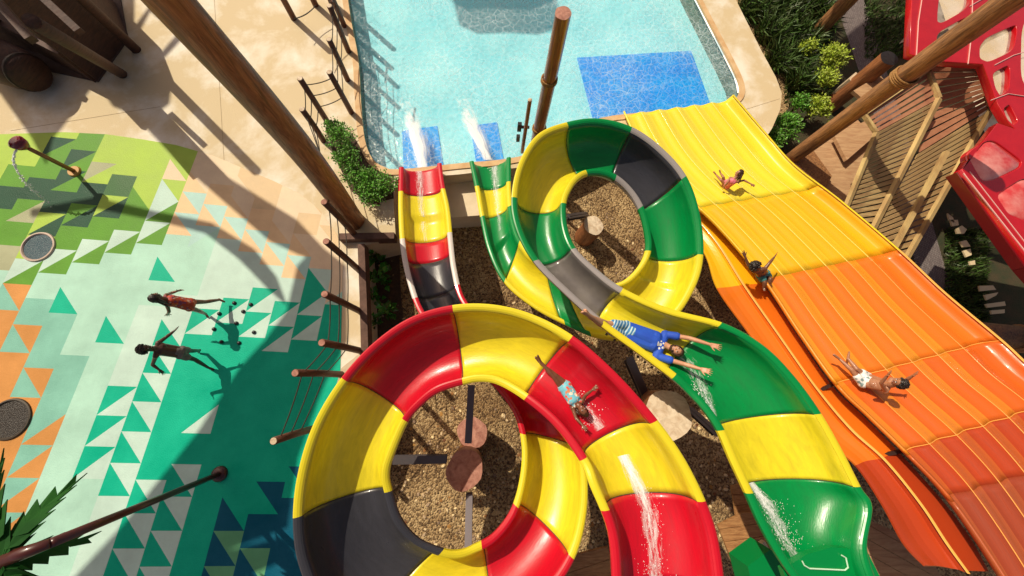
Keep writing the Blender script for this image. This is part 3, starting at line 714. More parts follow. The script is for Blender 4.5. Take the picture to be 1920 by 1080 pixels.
# ------------------------------------------------------------------ spray post and metal palm
b = at(141, 322); t = thing('spray_post', 'brown pipe spray post with red bowl head squirting water on the green tiles', 'water spray', b)
top = Vector((b.x, b.y, 1.12))
bm = bmesh.new(); tube(bm, [b, top], [.05, .045], 12); obj('pipe', bm, WOODL, t, True)
bm = bmesh.new(); tube(bm, [b, b+Vector((0, 0, .05))], [.15, .13], 16); obj('base', bm, mat('ochre_base', (.55, .28, .05), .5), t)
bm = bmesh.new(); tube(bm, [top+Vector((0, 0, z)) for z in (-.12, -.02, .08, .10, .04)], [.07, .14, .16, .12, .10], 20); obj('bowl', bm, mat('maroon_bowl', (.22, .02, .03), .2, coat=.6), t, True)
bm = bmesh.new(); p0 = top+Vector((-.0, -.12, .02)); rnd = random.Random(5)
for k in range(130):
    s = rnd.random(); p = p0+Vector((-.28*s, -.95*s+.15*s*s, .12*s-1.2*s*s)); p += Vector((rnd.gauss(0, .02), rnd.gauss(0, .02), 0))*(0.5+s)
    bmesh.ops.create_icosphere(bm, subdivisions=1, radius=rnd.uniform(.008, .02), matrix=Matrix.Translation(p))
tube(bm, [p0+Vector((-.28*s, -.95*s+.15*s*s, .12*s-1.2*s*s)) for s in [k/12 for k in range(12)]], [.02]*6+[.014]*6, 6)
WJ = mat('falling_water', (.85, .90, .88), .15)
o = obj('water_jet', bm, WJ, None, True); tag(o, 'thin arc of water falling from the red bowl spray post', 'water'); o['kind'] = 'stuff'
# splashes on the pad
b = at(413, 888); t = thing('metal_palm', 'slim dark metal palm spray post with jagged green leaves at the lower left', 'palm post', b)
top = at(96, 1018, 3.55); top.x, top.y = b.x+(top.x-b.x)*1.0, b.y+(top.y-b.y)*1.0
bm = bmesh.new(); tube(bm, [b, b.lerp(top, .5), top], [.055, .055, .06], 12); obj('trunk', bm, mat('maroon_metal', (.075, .016, .012), .35, coat=.3), t, True)
bm = bmesh.new(); tube(bm, [b, b+Vector((0, 0, .06)), b+Vector((0, 0, .09))], [.16, .15, .07], 24); obj('base', bm, MATS['maroon_metal'], t, True)
def frond(base, tip, wd, m, droop=.25, teeth=6):
    wd *= 1.25
    bm = bmesh.new(); x = (tip-base); L = x.length; x.normalize(); y = x.cross(Vector((0, 0, 1))).normalized(); N = teeth
    mid = [bm.verts.new(base+x*L*k/N+Vector((0, 0, .10*math.sin(math.pi*k/N)-droop*(k/N)**2))) for k in range(N+1)]
    for sd in (1, -1):
        for k in range(N):
            s = (k+.5)/N; ww = wd*math.sin(math.pi*min(1, .15+s*.85))**.7
            tipv = bm.verts.new(mid[k].co.lerp(mid[k+1].co, .5)+y*sd*ww+x*L/N*1.5+Vector((0, 0, -.06)))
            inner = bm.verts.new(mid[k].co+y*sd*ww*.55+x*L/N*.2+Vector((0, 0, -.02)))
            bm.faces.new((mid[k], mid[k+1], tipv, inner))
    o = obj('leaf', bm, m, t); s_ = o.modifiers.new('th', 'SOLIDIFY'); s_.thickness = .012
    return o
PG = mat('palm_green_paint', (.008, .060, .008), .75, (.015, .09, .012), 3, spec=.15)
for px, py, z, wd in [(128, 1024, 3.0, .20), (103, 915, 3.2, .15), (-40, 880, 3.3, .18), (60, 1120, 3.2, .2), (-150, 1000, 3.3, .2), (-90, 1130, 3.3, .2)]:
    frond(at(2, 1052, 3.62), at(px, py, z), wd, PG)
bm = bmesh.new(); tube(bm, [at(2, 1052, 3.55), at(96, 1018, 3.54)], [.09, .06], 10); obj('crown_stem', bm, MATS['maroon_metal'], t, True)
# ------------------------------------------------------------------ planting
def leaves(bm, c, rad, n, size, rnd, up=.5, narrow=.5, clump=7, long=1.0):
    """n leaves in clumps spread over a lumpy volume"""
    c = Vector(c); ncl = max(1, n//clump)
    for _ in range(ncl):
        d = Vector((rnd.gauss(0, 1), rnd.gauss(0, 1), rnd.gauss(0, 1))).normalized(); f = rnd.uniform(.45, 1.05)
        if d.z < -.1: d.z = abs(d.z)
        p = c+Vector((d.x*rad[0], d.y*rad[1], d.z*rad[2]))*f
        for _ in range(clump):
            q = p+Vector((rnd.gauss(0, 1), rnd.gauss(0, 1), rnd.gauss(0, .7)))*size*1.1
            dr = (d*.5+Vector((rnd.gauss(0, 1), rnd.gauss(0, 1), abs(rnd.gauss(0, 1))*up+.1))).normalized()
            s = size*rnd.uniform(.6, 1.3); sd = dr.cross(Vector((rnd.gauss(0, .4), rnd.gauss(0, .4), 1))).normalized(); nn = sd.cross(dr)
            L = s*long*1.6; W_ = s*narrow
            v = [q, q+dr*L*.4+sd*W_-nn*W_*.25, q+dr*L-nn*s*.25, q+dr*L*.4-sd*W_-nn*W_*.25, q+dr*L*.45]
            v = [bm.verts.new(x) for x in v]
            bm.faces.new((v[0], v[1], v[4])); bm.faces.new((v[1], v[2], v[4])); bm.faces.new((v[2], v[3], v[4])); bm.faces.new((v[3], v[0], v[4]))
def bush(label, blobs, m, n, size, seed, name='bush', cat='bush', zb=0, group=None, **k):
    rnd = random.Random(seed); b0 = blobs[0]; c0 = at(b0[0], b0[1], zb)
    t = thing(name, label, cat, c0, group)
    bm = bmesh.new(); tot = sum(b[3]**2 for b in blobs)
    for px, py, z, r, rz in blobs: leaves(bm, at(px, py, z), (r, r, rz), int(n*r*r/tot), size, rnd, **k)
    obj('foliage', bm, m, t)
    bm = bmesh.new()
    for px, py, z, r, rz in blobs:
        q = at(px, py, z); 
        for _ in range(5): tube(bm, [Vector((q.x+rnd.uniform(-.1, .1), q.y+rnd.uniform(-.1, .1), zb)), q+Vector((rnd.uniform(-r, r)*.6, rnd.uniform(-r, r)*.6, rz*.4))], [.02, .008], 5)
    obj('stem', bm, STEM, t)
    return t
bush('clipped small leaved green hedge curving round the pool corner beside the tall pole', [(640, 262, .55, .34, .35), (652, 300, .45, .34, .3), (668, 330, .35, .32, .3), (690, 345, .35, .36, .3), (722, 350, .3, .30, .3), (700, 368, .3, .3, .25), (628, 245, .5, .24, .28)], LEAFG, 5200, .040, 3, up=1.0, narrow=.45)
# soil under the hedge
o = slab('planting_bed', [xy([(610, 240), (660, 250), (690, 300), (738, 330), (738, 372), (700, 382), (660, 360), (625, 290)], .006)], .006, 0, SOIL); structure(o)
o = slab('planting_bed', [xy([(690, 462), (748, 455), (752, 560), (762, 640), (692, 660)], PIT+.01)], PIT+.01, 0, SOIL); structure(o)
for k, (px, py, r) in enumerate([(712, 492, .32), (728, 530, .30), (708, 560, .26), (735, 585, .28), (712, 610, .22), (706, 528, .24)]):
    rnd = random.Random(40+k); c = at(px, py, PIT); t = thing('broadleaf_plant', ['broad leaved plant nearest the dark corner beam', 'broad leaved plant touching the yellow part of the red slide exit', 'small broad leaved plant against the kerb beam',
        'broad leaved plant tucked behind the charcoal chute', 'lowest broad leaved plant beside the red ring rim', 'dark broad leaved plant in the middle of the narrow bed'][k], 'plant', c, 'broad leaved plants in the narrow bed')
    bm = bmesh.new()
    for q in range(26):
        a = rnd.uniform(0, 6.28); el = rnd.uniform(.2, 1.2); d = Vector((math.cos(a)*math.cos(el), math.sin(a)*math.cos(el), math.sin(el)))
        p = c+Vector((rnd.gauss(0, .06), rnd.gauss(0, .06), rnd.uniform(.15, .75))); s = rnd.uniform(.12, .2)*r/.28; sd = d.cross(Vector((0, 0, 1))).normalized(); nn = sd.cross(d)
        base = p+d*.06; V = [bm.verts.new(x) for x in (base, base+d*s*.5+sd*s*.42+nn*.02, base+d*s*1.25-Vector((0, 0, s*.3)), base+d*s*.5-sd*s*.42+nn*.02, base+d*s*.6-nn*.02)]
        for i in range(4): bm.faces.new((V[i], V[(i+1) % 4], V[4]))
    obj('foliage', bm, LEAFB, t)
    bm = bmesh.new(); tube(bm, [c, c+Vector((.02, .01, .75))], [.02, .01], 6); obj('stem', bm, STEM, t)
# right-hand planting
for k, (lab, px, py, r, n) in enumerate([('lime green leafy shrub left of the grey path by the log', 1558, 112, .42, 800), ('small lime tuft below the tall log post', 1513, 92, .22, 260), ('lime shrub beside the foot of the broken log', 1530, 205, .34, 600),
                               ('green and lime shrub near the deck corner', 1500, 195, .25, 380), ('mid green shrub between deck corner and long pole', 1470, 240, .40, 800), ('yellow green shrub in the middle of the right bed', 1545, 150, .30, 420), ('low green shrub at the foot of the long pole', 1450, 262, .26, 420)]):
    mm = [LEAFY, LEAFY, LEAFY, LEAFG, LEAFG, LEAFY, LEAFG][k]
    rnd = random.Random(60+k); c = at(px, py, PIT+.5); t = thing('shrub', lab, 'shrub', at(px, py, PIT), 'shrubs in the bed right of the pool')
    bm = bmesh.new(); leaves(bm, c, (r, r, r*.9), n*2, .055, rnd, up=1, narrow=.45); obj('foliage', bm, mm, t)
    bm = bmesh.new()
    for _ in range(6): tube(bm, [Vector((c.x, c.y, PIT)), c+Vector((rnd.uniform(-r, r)*.6, rnd.uniform(-r, r)*.6, .1))], [.02, .008], 5)
    obj('stem', bm, STEM, t)
rnd = random.Random(9); k = 0
for (px, py, r, n) in [(1405, 25, .5, 420), (1440, 70, .5, 420), (1470, 30, .55, 420), (1500, 80, .45, 320), (1455, 120, .45, 360), (1490, 130, .4, 300), (1425, -20, .5, 300), (1520, 20, .4, 260), (1490, 165, .35, 240), (1545, 50, .3, 160), (1500, -25, .5, 260)]:
    c = at(px, py, PIT); t = thing('tall_grass', ['dark spiky grass clump at the top right corner of the pool deck', 'dark grass clump beside the middle of the right deck edge', 'grass clump halfway between deck and tall log', 'grass clump just left of the tall log foot', 'grass clump by the bend of the pool deck',
        'grass clump above the lime shrubs', 'grass clump at the top picture edge by the deck', 'grass clump behind the tall log', 'lowest grass clump near the curved deck corner', 'small grass clump under the tall log', 'grass clump at the top edge left of the tall log'][k], 'grass clump', c, 'spiky grass clumps right of the pool'); k += 1
    bm = bmesh.new()
    for _ in range(n):
        a = rnd.uniform(0, 6.28); rr = r*math.sqrt(rnd.random()); p = c+Vector((math.cos(a)*rr, math.sin(a)*rr, 0)); h = rnd.uniform(.4, .95)
        dr = Vector((rnd.gauss(0, .35), rnd.gauss(0, .35), 1)).normalized(); sd = dr.cross(Vector((rnd.gauss(0, 1), rnd.gauss(0, 1), .1))).normalized()*rnd.uniform(.010, .022)
        q = [p-sd, p+sd, p+dr*h*.6+sd*1.2, p+dr*h*.6-sd*1.2, p+dr*h+Vector((dr.x, dr.y, -.3))*.35]
        v = [bm.verts.new(x) for x in q]; bm.faces.new(v[:4]); bm.faces.new((v[3], v[2], v[4]))
    obj('blades', bm, LEAFD, t)
# rough dark ground cover behind
bm = bmesh.new(); rnd = random.Random(77)
for _ in range(9000):
    px, py = rnd.choice([(rnd.uniform(1620, 1740), rnd.uniform(-20, 110)), (rnd.uniform(1470, 1560), rnd.uniform(-20, 200)), (rnd.uniform(1770, 1850), rnd.uniform(430, 620))])
    p = at(px, py, PIT); h = rnd.uniform(.08, .25); dr = Vector((rnd.gauss(0, .6), rnd.gauss(0, .6), 1)).normalized(); sd = dr.cross(Vector((rnd.gauss(0, 1), rnd.gauss(0, 1), .1))).normalized()*.02
    v = [bm.verts.new(x) for x in (p-sd, p+sd, p+dr*h)]; bm.faces.new(v)
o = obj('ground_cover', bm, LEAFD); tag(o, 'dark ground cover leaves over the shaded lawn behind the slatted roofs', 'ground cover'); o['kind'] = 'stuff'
# ------------------------------------------------------------------ slatted roofs
def quad(P, s, v): return P[0].lerp(P[1], s).lerp(P[3].lerp(P[2], s), v)
def slat_roof(label, quads, group='slatted wooden roofs'):
    c = at(*quads[0][0][0]); t = thing('slatted_roof', label, 'slatted roof', (c.x, c.y, PIT), group)
    for P, n, m, fr, mf, gap in quads:
        P = [at(*p) for p in P]
        nrm = (P[1]-P[0]).cross(P[3]-P[0]).normalized(); nrm = nrm if nrm.z > 0 else -nrm
        for k in range(n):
            v0, v1 = (k+gap)/n, (k+1)/n; bm = bmesh.new()
            a, b, c_, d = quad(P, 0, v0), quad(P, 1, v0), quad(P, 1, v1), quad(P, 0, v1)
            j = random.uniform(-.008, .008)
            vs = [bm.verts.new(x+nrm*(.0+j)) for x in (a, b, c_, d)]+[bm.verts.new(x-nrm*.03) for x in (a, b, c_, d)]
            for f in ((0, 1, 2, 3), (7, 6, 5, 4), (0, 4, 5, 1), (1, 5, 6, 2), (2, 6, 7, 3), (3, 7, 4, 0)): bm.faces.new([vs[i] for i in f])
            obj('slat', bm, m, t)
        for e, wd in fr:
            i, j_ = {'T': (0, 1), 'R': (1, 2), 'B': (3, 2), 'L': (0, 3)}[e]
            bm = bmesh.new(); beam(bm, P[i]+nrm*.035, P[j_]+nrm*.035, wd, .09, nrm); obj('frame_board', bm, mf, t)
    return t
slat_roof('sunlit tan slatted roof panel under the long log pole, next to the wide yellow slide',
    [([(1640, 250, 1.5), (1757, 186, 1.5), (1628, 440, .7), (1562, 440, .6)], 21, SLAT, [('R', .12), ('L', .10)], SLAT, .30),
     ([(1617, 216, 1.5), (1738, 134, 1.5), (1757, 186, 1.5), (1640, 250, 1.5)], 5, SLATR, [('T', .10), ('R', .10), ('L', .08)], SLAT, .3)])
slat_roof('red brown slatted roof between the sunlit panel and the red framed windows',
    [([(1740, 118, 1.1), (1836, 126, 1.1), (1857, 202, 1.1), (1725, 285, 1.1)], 10, SLATR, [('R', .20), ('T', .08)], SLATR, .2),
     ([(1722, 287, 1.1), (1855, 206, 1.1), (1692, 492, .5), (1600, 510, .5)], 20, SLAT, [('R', .11)], SLAT, .30)])
bm = bmesh.new(); beam(bm, at(1774, 285, 1.3), at(1668, 480, .75), .10, .10)
tag(obj('roof_rail', bm, SLAT), 'diagonal tan rail lying along the red brown slatted roof', 'rail')
bm = bmesh.new()
for k, (a, b_) in enumerate([((1858, 202), (1898, 212)), ((1760, 105), (1840, 122))]): beam(bm, at(*a, 1.2), at(*b_, 1.2), .08, .10)
tag(obj('roof_bracket', bm, DARKW), 'dark cross timbers at the top end of the red brown roof', 'timber')
# plank deck below the roofs
PLANK = mat('pale_plank', (.56, .36, .19), .75, (.40, .22, .11), 2, 8, bump=.4, stretch=(1, 8, 1), distort=.8)
t = thing('plank_floor', 'brown plank floor and walls below the slatted roof beside the wide slide', 'planks', at(1550, 330, PIT))
for k, (pts, z, mm) in enumerate([([(1480, 290), (1608, 224), (1640, 262), (1590, 392), (1520, 340)], -.1, PLANK), ([(1565, 255), (1632, 222), (1648, 248), (1588, 300)], .12, PLANK), ([(1468, 300), (1520, 275), (1560, 330), (1545, 360)], .05, WOODL), ([(1600, 170), (1650, 140), (1662, 156), (1618, 185)], .1, PLANK)]):
    slab('plank', [xy(pts, z)], z, .1, mm, t)
o = slab('concrete_block', [xy([(1592, 148), (1605, 135), (1620, 150), (1610, 165)], -.2)], -.2, .6, CONCD); tag(o, 'small pale concrete block at the end of the grey path', 'block')
# ------------------------------------------------------------------ red framed building
def plate(name, outer, holes, z, th, m, parent):
    cu = bpy.data.curves.new(name, 'CURVE'); cu.dimensions = '2D'; cu.fill_mode = 'BOTH'; cu.extrude = th/2; cu.bevel_depth = .012; cu.bevel_resolution = 2
    for L in [outer]+holes:
        s = cu.splines.new('POLY'); s.points.add(len(L)-1); s.use_cyclic_u = True
        for i, p in enumerate(L): s.points[i].co = (p[0], p[1], 0, 1)
    tmp = bpy.data.objects.new('tmp', cu); COL.objects.link(tmp); dg = bpy.context.evaluated_depsgraph_get(); dg.update()
    me = bpy.data.meshes.new_from_object(tmp.evaluated_get(dg)); bpy.data.objects.remove(tmp)
    me.materials.clear(); me.materials.append(m)
    for v in me.vertices: v.co.z += z
    o = bpy.data.objects.new(name, me); COL.objects.link(o); o.parent = parent; o.matrix_parent_inverse = Matrix.Translation(-parent.location)
    return o
def rounded(pts, r=.25, n=5):
    out = []; N = len(pts)
    for i in range(N):
        p = Vector(pts[i]); a = Vector(pts[i-1]); b = Vector(pts[(i+1) % N])
        p0 = p+(a-p)*r; p1 = p+(b-p)*r
        for k in range(n+1):
            s = k/n; out.append(p0.lerp(p, s).lerp(p.lerp(p1, s), s))
    return out
GLASS = bpy.data.materials.new('dusty_glass'); GLASS.use_nodes = True
_n = GLASS.node_tree.nodes; _l = GLASS.node_tree.links; _p = _n['Principled BSDF']; _p.inputs['Base Color'].default_value = (.75, .66, .58, 1); _p.inputs['Roughness'].default_value = .12
_t = _n.new('ShaderNodeBsdfTransparent'); _t.inputs[0].default_value = (.9, .86, .8, 1); _m = _n.new('ShaderNodeMixShader'); _z = _n.new('ShaderNodeTexNoise'); _z.inputs['Scale'].default_value = 3; _z.inputs['Detail'].default_value = 6
_r = _n.new('ShaderNodeMapRange'); _r.inputs[1].default_value = .35; _r.inputs[2].default_value = .7; _r.inputs[3].default_value = .2; _r.inputs[4].default_value = .62
_c = _n.new('ShaderNodeTexCoord'); _l.new(_c.outputs['Object'], _z.inputs[0])
_l.new(_z.outputs[0], _r.inputs[0]); _l.new(_r.outputs[0], _m.inputs[0]); _l.new(_t.outputs[0], _m.inputs[1]); _l.new(_p.outputs[0], _m.inputs[2]); _l.new(_m.outputs[0], _n['Material Output'].inputs[0])
ZR = 1.9
t = thing('red_pavilion', 'glossy red framed building with rounded windows at the right edge', 'building', at(1850, 200, PIT))
outer = [(1706, -40), (1700, 105), (1740, 118), (1836, 124), (1864, 200), (1885, 235), (1912, 262), (1945, 250), (2100, 300), (2100, -80)]
holes = [[(1757, -30), (1815, -40), (1815, 8), (1800, 26), (1760, 49), (1749, 46)], [(1747, 92), (1751, 66), (1804, 36), (1813, 46), (1808, 66), (1770, 96)], [(1838, 10), (1905, -40), (1910, 12), (1840, 52), (1830, 45)],
         [(1829, 92), (1842, 75), (1897, 50), (1900, 62), (1893, 100), (1846, 122), (1829, 115)], [(1852, 142), (1881, 126), (1887, 134), (1885, 172), (1868, 186), (1858, 170)],
         [(1907, 60), (1925, 20), (2010, 0), (2010, 160), (1925, 182), (1905, 150)], [(1872, 208), (1885, 198), (1902, 232), (1892, 240), (1880, 228)], [(1925, 205), (2010, 190), (2010, 260), (1945, 238)]]
hw = [rounded([at(x, y, ZR).xy for x, y in h], .3) for h in holes]
plate('window_frame', [at(x, y, ZR).xy for x, y in outer], hw, ZR, .14, REDP, t)
for h in hw: slab('window_pane', [[p for p in h]], ZR-.02, .01, GLASS, t)
bm = bmesh.new()
for pts in [[(1733, -30), (1722, 40), (1718, 108)], [(1824, -30), (1822, 60), (1815, 120)], [(1865, 122), (1900, 104), (1930, 95)], [(1858, 188), (1890, 176), (1930, 182)], [(1818, 12), (1870, -18)]]:
    tube(bm, [at(x, y, ZR+.095) for x, y in pts], .012, 5)
obj('seam_bead', bm, mat('pale_seal', (.75, .42, .38), .4), t)
t2 = thing('red_canopy_roof', 'lower glossy red roof with rounded bulging skylights right of the wide slide', 'roof', at(1880, 400, PIT))
ZC = 2.3
ro = [(1796, 322), (1862, 236), (1940, 262), (2120, 300), (2160, 760), (1925, 500)]
sk = [[(1803, 292), (1850, 262), (1908, 305), (1905, 318), (1856, 342), (1832, 344)], [(1857, 368), (1916, 332), (1980, 380), (1960, 440), (1900, 412), (1880, 404)], [(1912, 285), (1985, 262), (2040, 310), (1960, 330)], [(1935, 470), (1990, 420), (2060, 470), (2030, 560), (1985, 530)]]
skw = [rounded([at(x, y, ZC).xy for x, y in h], .28) for h in sk]
plate('roof_shell', [at(x, y, ZC).xy for x, y in ro], skw, ZC, .14, REDP, t2)
SKY = mat('red_skylight', (.62, .05, .05), .15, (.80, .34, .30), 1.3, 5, coat=.6, lo=.4, hi=.65)
for h in skw:
    c = sum((Vector(p) for p in h), Vector((0, 0)))/len(h); bm = bmesh.new(); rings = []
    for f, z in ((1.0, .02), (.97, .05), (.88, .08), (.5, .10), (.2, .105)): rings.append([bm.verts.new(((c+(Vector(p)-c)*f).x, (c+(Vector(p)-c)*f).y, ZC+z)) for p in h])
    for a, b_ in zip(rings, rings[1:]):
        for q in range(len(h)): bm.faces.new((a[q], a[(q+1) % len(h)], b_[(q+1) % len(h)], b_[q]))
    bm.faces.new(rings[-1]); obj('skylight', bm, SKY, t2, True)
A, B, C_ = at(1796, 322, ZC), at(1925, 500, ZC), at(2160, 760, ZC); A2 = at(1862, 236, ZC)
for nm, a, b_ in (('side_panel', A, B), ('side_panel', B, C_)):
    bm = bmesh.new(); vs = [bm.verts.new(x) for x in (a, b_, b_-Vector((0, 0, .2)), a-Vector((0, 0, .2)))]; bm.faces.new(vs)
    o = obj(nm, bm, mat('shaded_red_paint', (.14, .004, .008), .4, coat=.3), t2); s_ = o.modifiers.new('th', 'SOLIDIFY'); s_.thickness = .05  # shade of the roof side painted in as a darker red
bm = bmesh.new(); tube(bm, [at(1806, 325, ZC+.09), at(1930, 482, ZC+.09), at(2160, 735, ZC+.09)], .014, 5); tube(bm, [at(1818, 322, ZC+.09), at(1930, 465, ZC+.09)], .01, 5); obj('seam_bead', bm, MATS['pale_seal'], t2)
# sandy court seen through the red frame
o = slab('sand_court', [xy([(1740, -60), (1800, 120), (1850, 260), (1960, 300), (2400, 300), (2400, -400)], PIT+.02)], PIT+.02, 0, CONC); structure(o)
# patches of sunlight below the canopy, painted as cream strips
SUNFLECK = mat('painted_sunfleck', (.70, .56, .34), .7)
t = thing('sunfleck_strips', 'painted sunlight in cream strips lying in the shade below the red canopy', 'sunfleck', at(1820, 500, PIT))
for pts in [[(1777, 400), (1787, 408), (1790, 418), (1780, 412)], [(1782, 412), (1796, 412), (1798, 422), (1786, 424)], [(1792, 430), (1804, 423), (1813, 430), (1808, 438), (1795, 438)], [(1800, 453), (1812, 450), (1820, 462), (1806, 463)],
            [(1806, 470), (1820, 466), (1822, 478), (1812, 482)], [(1818, 490), (1828, 488), (1829, 496), (1820, 497)], [(1836, 536), (1862, 535), (1868, 543), (1838, 546)], [(1846, 553), (1872, 548), (1868, 554), (1850, 563)],
            [(1848, 570), (1884, 565), (1886, 573), (1852, 577)], [(1858, 582), (1884, 580), (1884, 587), (1860, 589)]]:
    slab('sunfleck_strip', [xy(pts, PIT+.3)], PIT+.3, .04, SUNFLECK, t)
t = thing('fallen_log', 'horizontal barked log with round hub end right of the orange slide', 'log', at(1850, 635, PIT))
bm = bmesh.new(); tube(bm, [at(1780, 622, .3), at(1830, 625, .3), at(1905, 632, .3)], [.30, .30, .30], 18); obj('trunk', bm, WOODL, t, True)
bm = bmesh.new(); c = at(1908, 634, .32); tube(bm, [c, c+Vector((.12, -.02, 0))], [.36, .36], 24); obj('ring', bm, PLANK, t, True)
bm = bmesh.new(); tube(bm, [c+Vector((.10, -.02, .05)), c+Vector((.22, -.03, .05))], [.24, .20], 24); obj('hub', bm, STEEL, t, True)
# ------------------------------------------------------------------ start platforms in planks at the bottom
def planks(label, pts, z, n, m, seed, ang=0.0):
    """platform of separate boards clipped to an outline"""
    poly = xy(pts, z); c = sum(poly, Vector((0, 0)))/len(poly); t = thing('wooden_platform', label, 'platform', (c.x, c.y, z)); rnd = random.Random(seed)
    u = Vector((math.cos(ang), math.sin(ang))); v = Vector((-u.y, u.x))
    lo = min((p-c).dot(v) for p in poly); hi = max((p-c).dot(v) for p in poly); wd = (hi-lo)/n
    for k in range(n):
        a0, a1 = lo+k*wd+.006, lo+(k+1)*wd-.006
        strip = [c+u*-9+v*a0, c+u*9+v*a0, c+u*9+v*a1, c+u*-9+v*a1]
        q = clip(strip, poly)
        if len(q) > 2: slab('board', [q], z+rnd.uniform(-.008, .008), .06, m, t)
planks('sunlit honey plank platform left of the green slide start', [(1346, 985), (1392, 962), (1470, 960), (1520, 1120), (1400, 1120)], .6, 7, mat('orange_plank', (.50, .26, .10), .65, (.30, .13, .045), 3, 8, bump=.4, stretch=(1, 7, 1), distort=1.2), 1, .1)
planks('small honey plank step above the sunlit platform', [(1372, 912), (1400, 905), (1440, 960), (1380, 966)], .3, 3, MATS['orange_plank'], 2, .1)
planks('pale plank platform between the green slide start and the rusty slide', [(1628, 880), (1700, 985), (1750, 1030), (1880, 1090), (1900, 1200), (1600, 1200), (1600, 900)], 1.3, 12, PLANK, 3, -.5)
planks('plank platform at the bottom between red ring and red slide start', [(1010, 1072), (1060, 1045), (1140, 1025), (1180, 1200), (1000, 1200)], .4, 6, MATS['orange_plank'], 4, .25)
bm = bmesh.new(); beam(bm, at(1385, 1050, 1.0), at(1435, 1020, 1.0), .14, .10); tag(obj('timber_edge', bm, mat('cream_timber', (.68, .54, .36), .7)), 'cream timber edge board by the green start tub', 'board')
bm = bmesh.new(); beam(bm, at(1392, 1050, 1.0), at(1425, 1140, 1.0), .12, .10); tag(obj('timber_edge', bm, MATS['cream_timber']), 'cream timber edge board running down beside the honey planks', 'board')
o = slab('edge_tub', [xy([(1402, 1062), (1445, 1030), (1480, 1064), (1500, 1130), (1420, 1130)], 2.2)], 2.2, .5, GRN); tag(o, 'low green start tub corner left of the green slide', 'tub')
t = thing('start_seat', 'green start basin with white outlined step at the head of the green slide', 'start basin', at(1570, 1060, 3.0))
bm = bmesh.new(); 
slab('basin_floor', [xy([(1468, 1068), (1512, 1040), (1560, 1026), (1625, 1032), (1652, 1085), (1670, 1160), (1500, 1160)], 3.42)], 3.42, .1, GRN, t)
bm = bmesh.new(); tube(bm, [at(x, y, 3.44) for x, y in [(1578, 1041), (1586, 1046), (1590, 1064), (1584, 1069), (1518, 1066), (1508, 1060), (1504, 1052)]], .010, 6); obj('step_line', bm, mat('mint_line', (.55, .80, .60), .5), t)
# ------------------------------------------------------------------ hut at the top left
t = thing('wooden_hut', 'dark timber hut with posts and black openings in the top left corner', 'hut', at(80, 40))
HW = mat('hut_board', (.085, .035, .022), .7, (.045, .02, .014), 4, 8, bump=.5, stretch=(1, 1, 6))
def wall(a, b_, h, th, m, nm='wall'):
    bm = bmesh.new(); A, B = at(*a), at(*b_); beam(bm, A+Vector((0, 0, h/2)), B+Vector((0, 0, h/2)), th, h); return obj(nm, bm, m, t)
wall((182, 152), (238, 72), 2.2, .12, HW); wall((182, 152), (80, 100), .9, .12, HW); wall((80, 100), (-60, 60), 2.2, .12, HW)
wall((238, 72), (215, 10), 2.2, .12, HW)
OP = mat('dark_opening', (.012, .016, .014), .4)
for (a, b_, z0, z1) in [((186, 142), (208, 110), .5, 1.9), ((212, 104), (234, 74), .5, 1.9)]:
    bm = bmesh.new(); A, B = at(*a), at(*b_); n_ = Vector((B.y-A.y, -(B.x-A.x), 0)).normalized()*.07
    n_ = n_ if n_.x > 0 else -n_
    vs = [bm.verts.new(x) for x in (A+n_+Vector((0, 0, z0)), B+n_+Vector((0, 0, z0)), B+n_+Vector((0, 0, z1)), A+n_+Vector((0, 0, z1)))]; bm.faces.new(vs); obj('opening', bm, OP, t)
for px, py, h, tilt in [(256, 94, 5.5, None), (229, 139, 5.5, at(60, 40, 3.4))]:
    b = at(px, py); bm = bmesh.new(); tube(bm, [b, tilt if tilt else b+Vector((0, 0, h))], [.12, .12], 14); obj('post', bm, HW, t, True)
for a, b_, za, zb in [((60, 75), (-60, -60), 2.4, 2.6), ((150, 60), (20, -60), 2.0, 2.4)]:
    bm = bmesh.new(); beam(bm, at(*a, za), at(*b_, zb), .14, .14); obj('roof_beam', bm, HW, t)
slab('floor', [xy([(182, 152), (238, 72), (215, -60), (-60, -60), (-60, 120), (80, 130)], .05)], .05, .04, mat('hut_floor', (.10, .06, .045), .8, (.06, .035, .03), 3), t)
t = thing('barrel', 'brown rounded barrel lying in the shade at the left edge', 'barrel', at(10, 125))
c = at(8, 118, .55); bm = bmesh.new(); tube(bm, [c+Vector((-.75, .3, 0)), c+Vector((-.4, .16, 0)), c, c+Vector((.4, -.16, 0)), c+Vector((.75, -.3, 0))], [.38, .48, .52, .48, .38], 24); obj('body', bm, HW, t, True)
for f in (-.62, .62):
    bm = bmesh.new(); q = c+Vector((f, -f*.4, 0)); tube(bm, [q+Vector((-.03, .012, 0)), q+Vector((.03, -.012, 0))], [.44, .44], 24); obj('hoop', bm, DARKW, t, True)
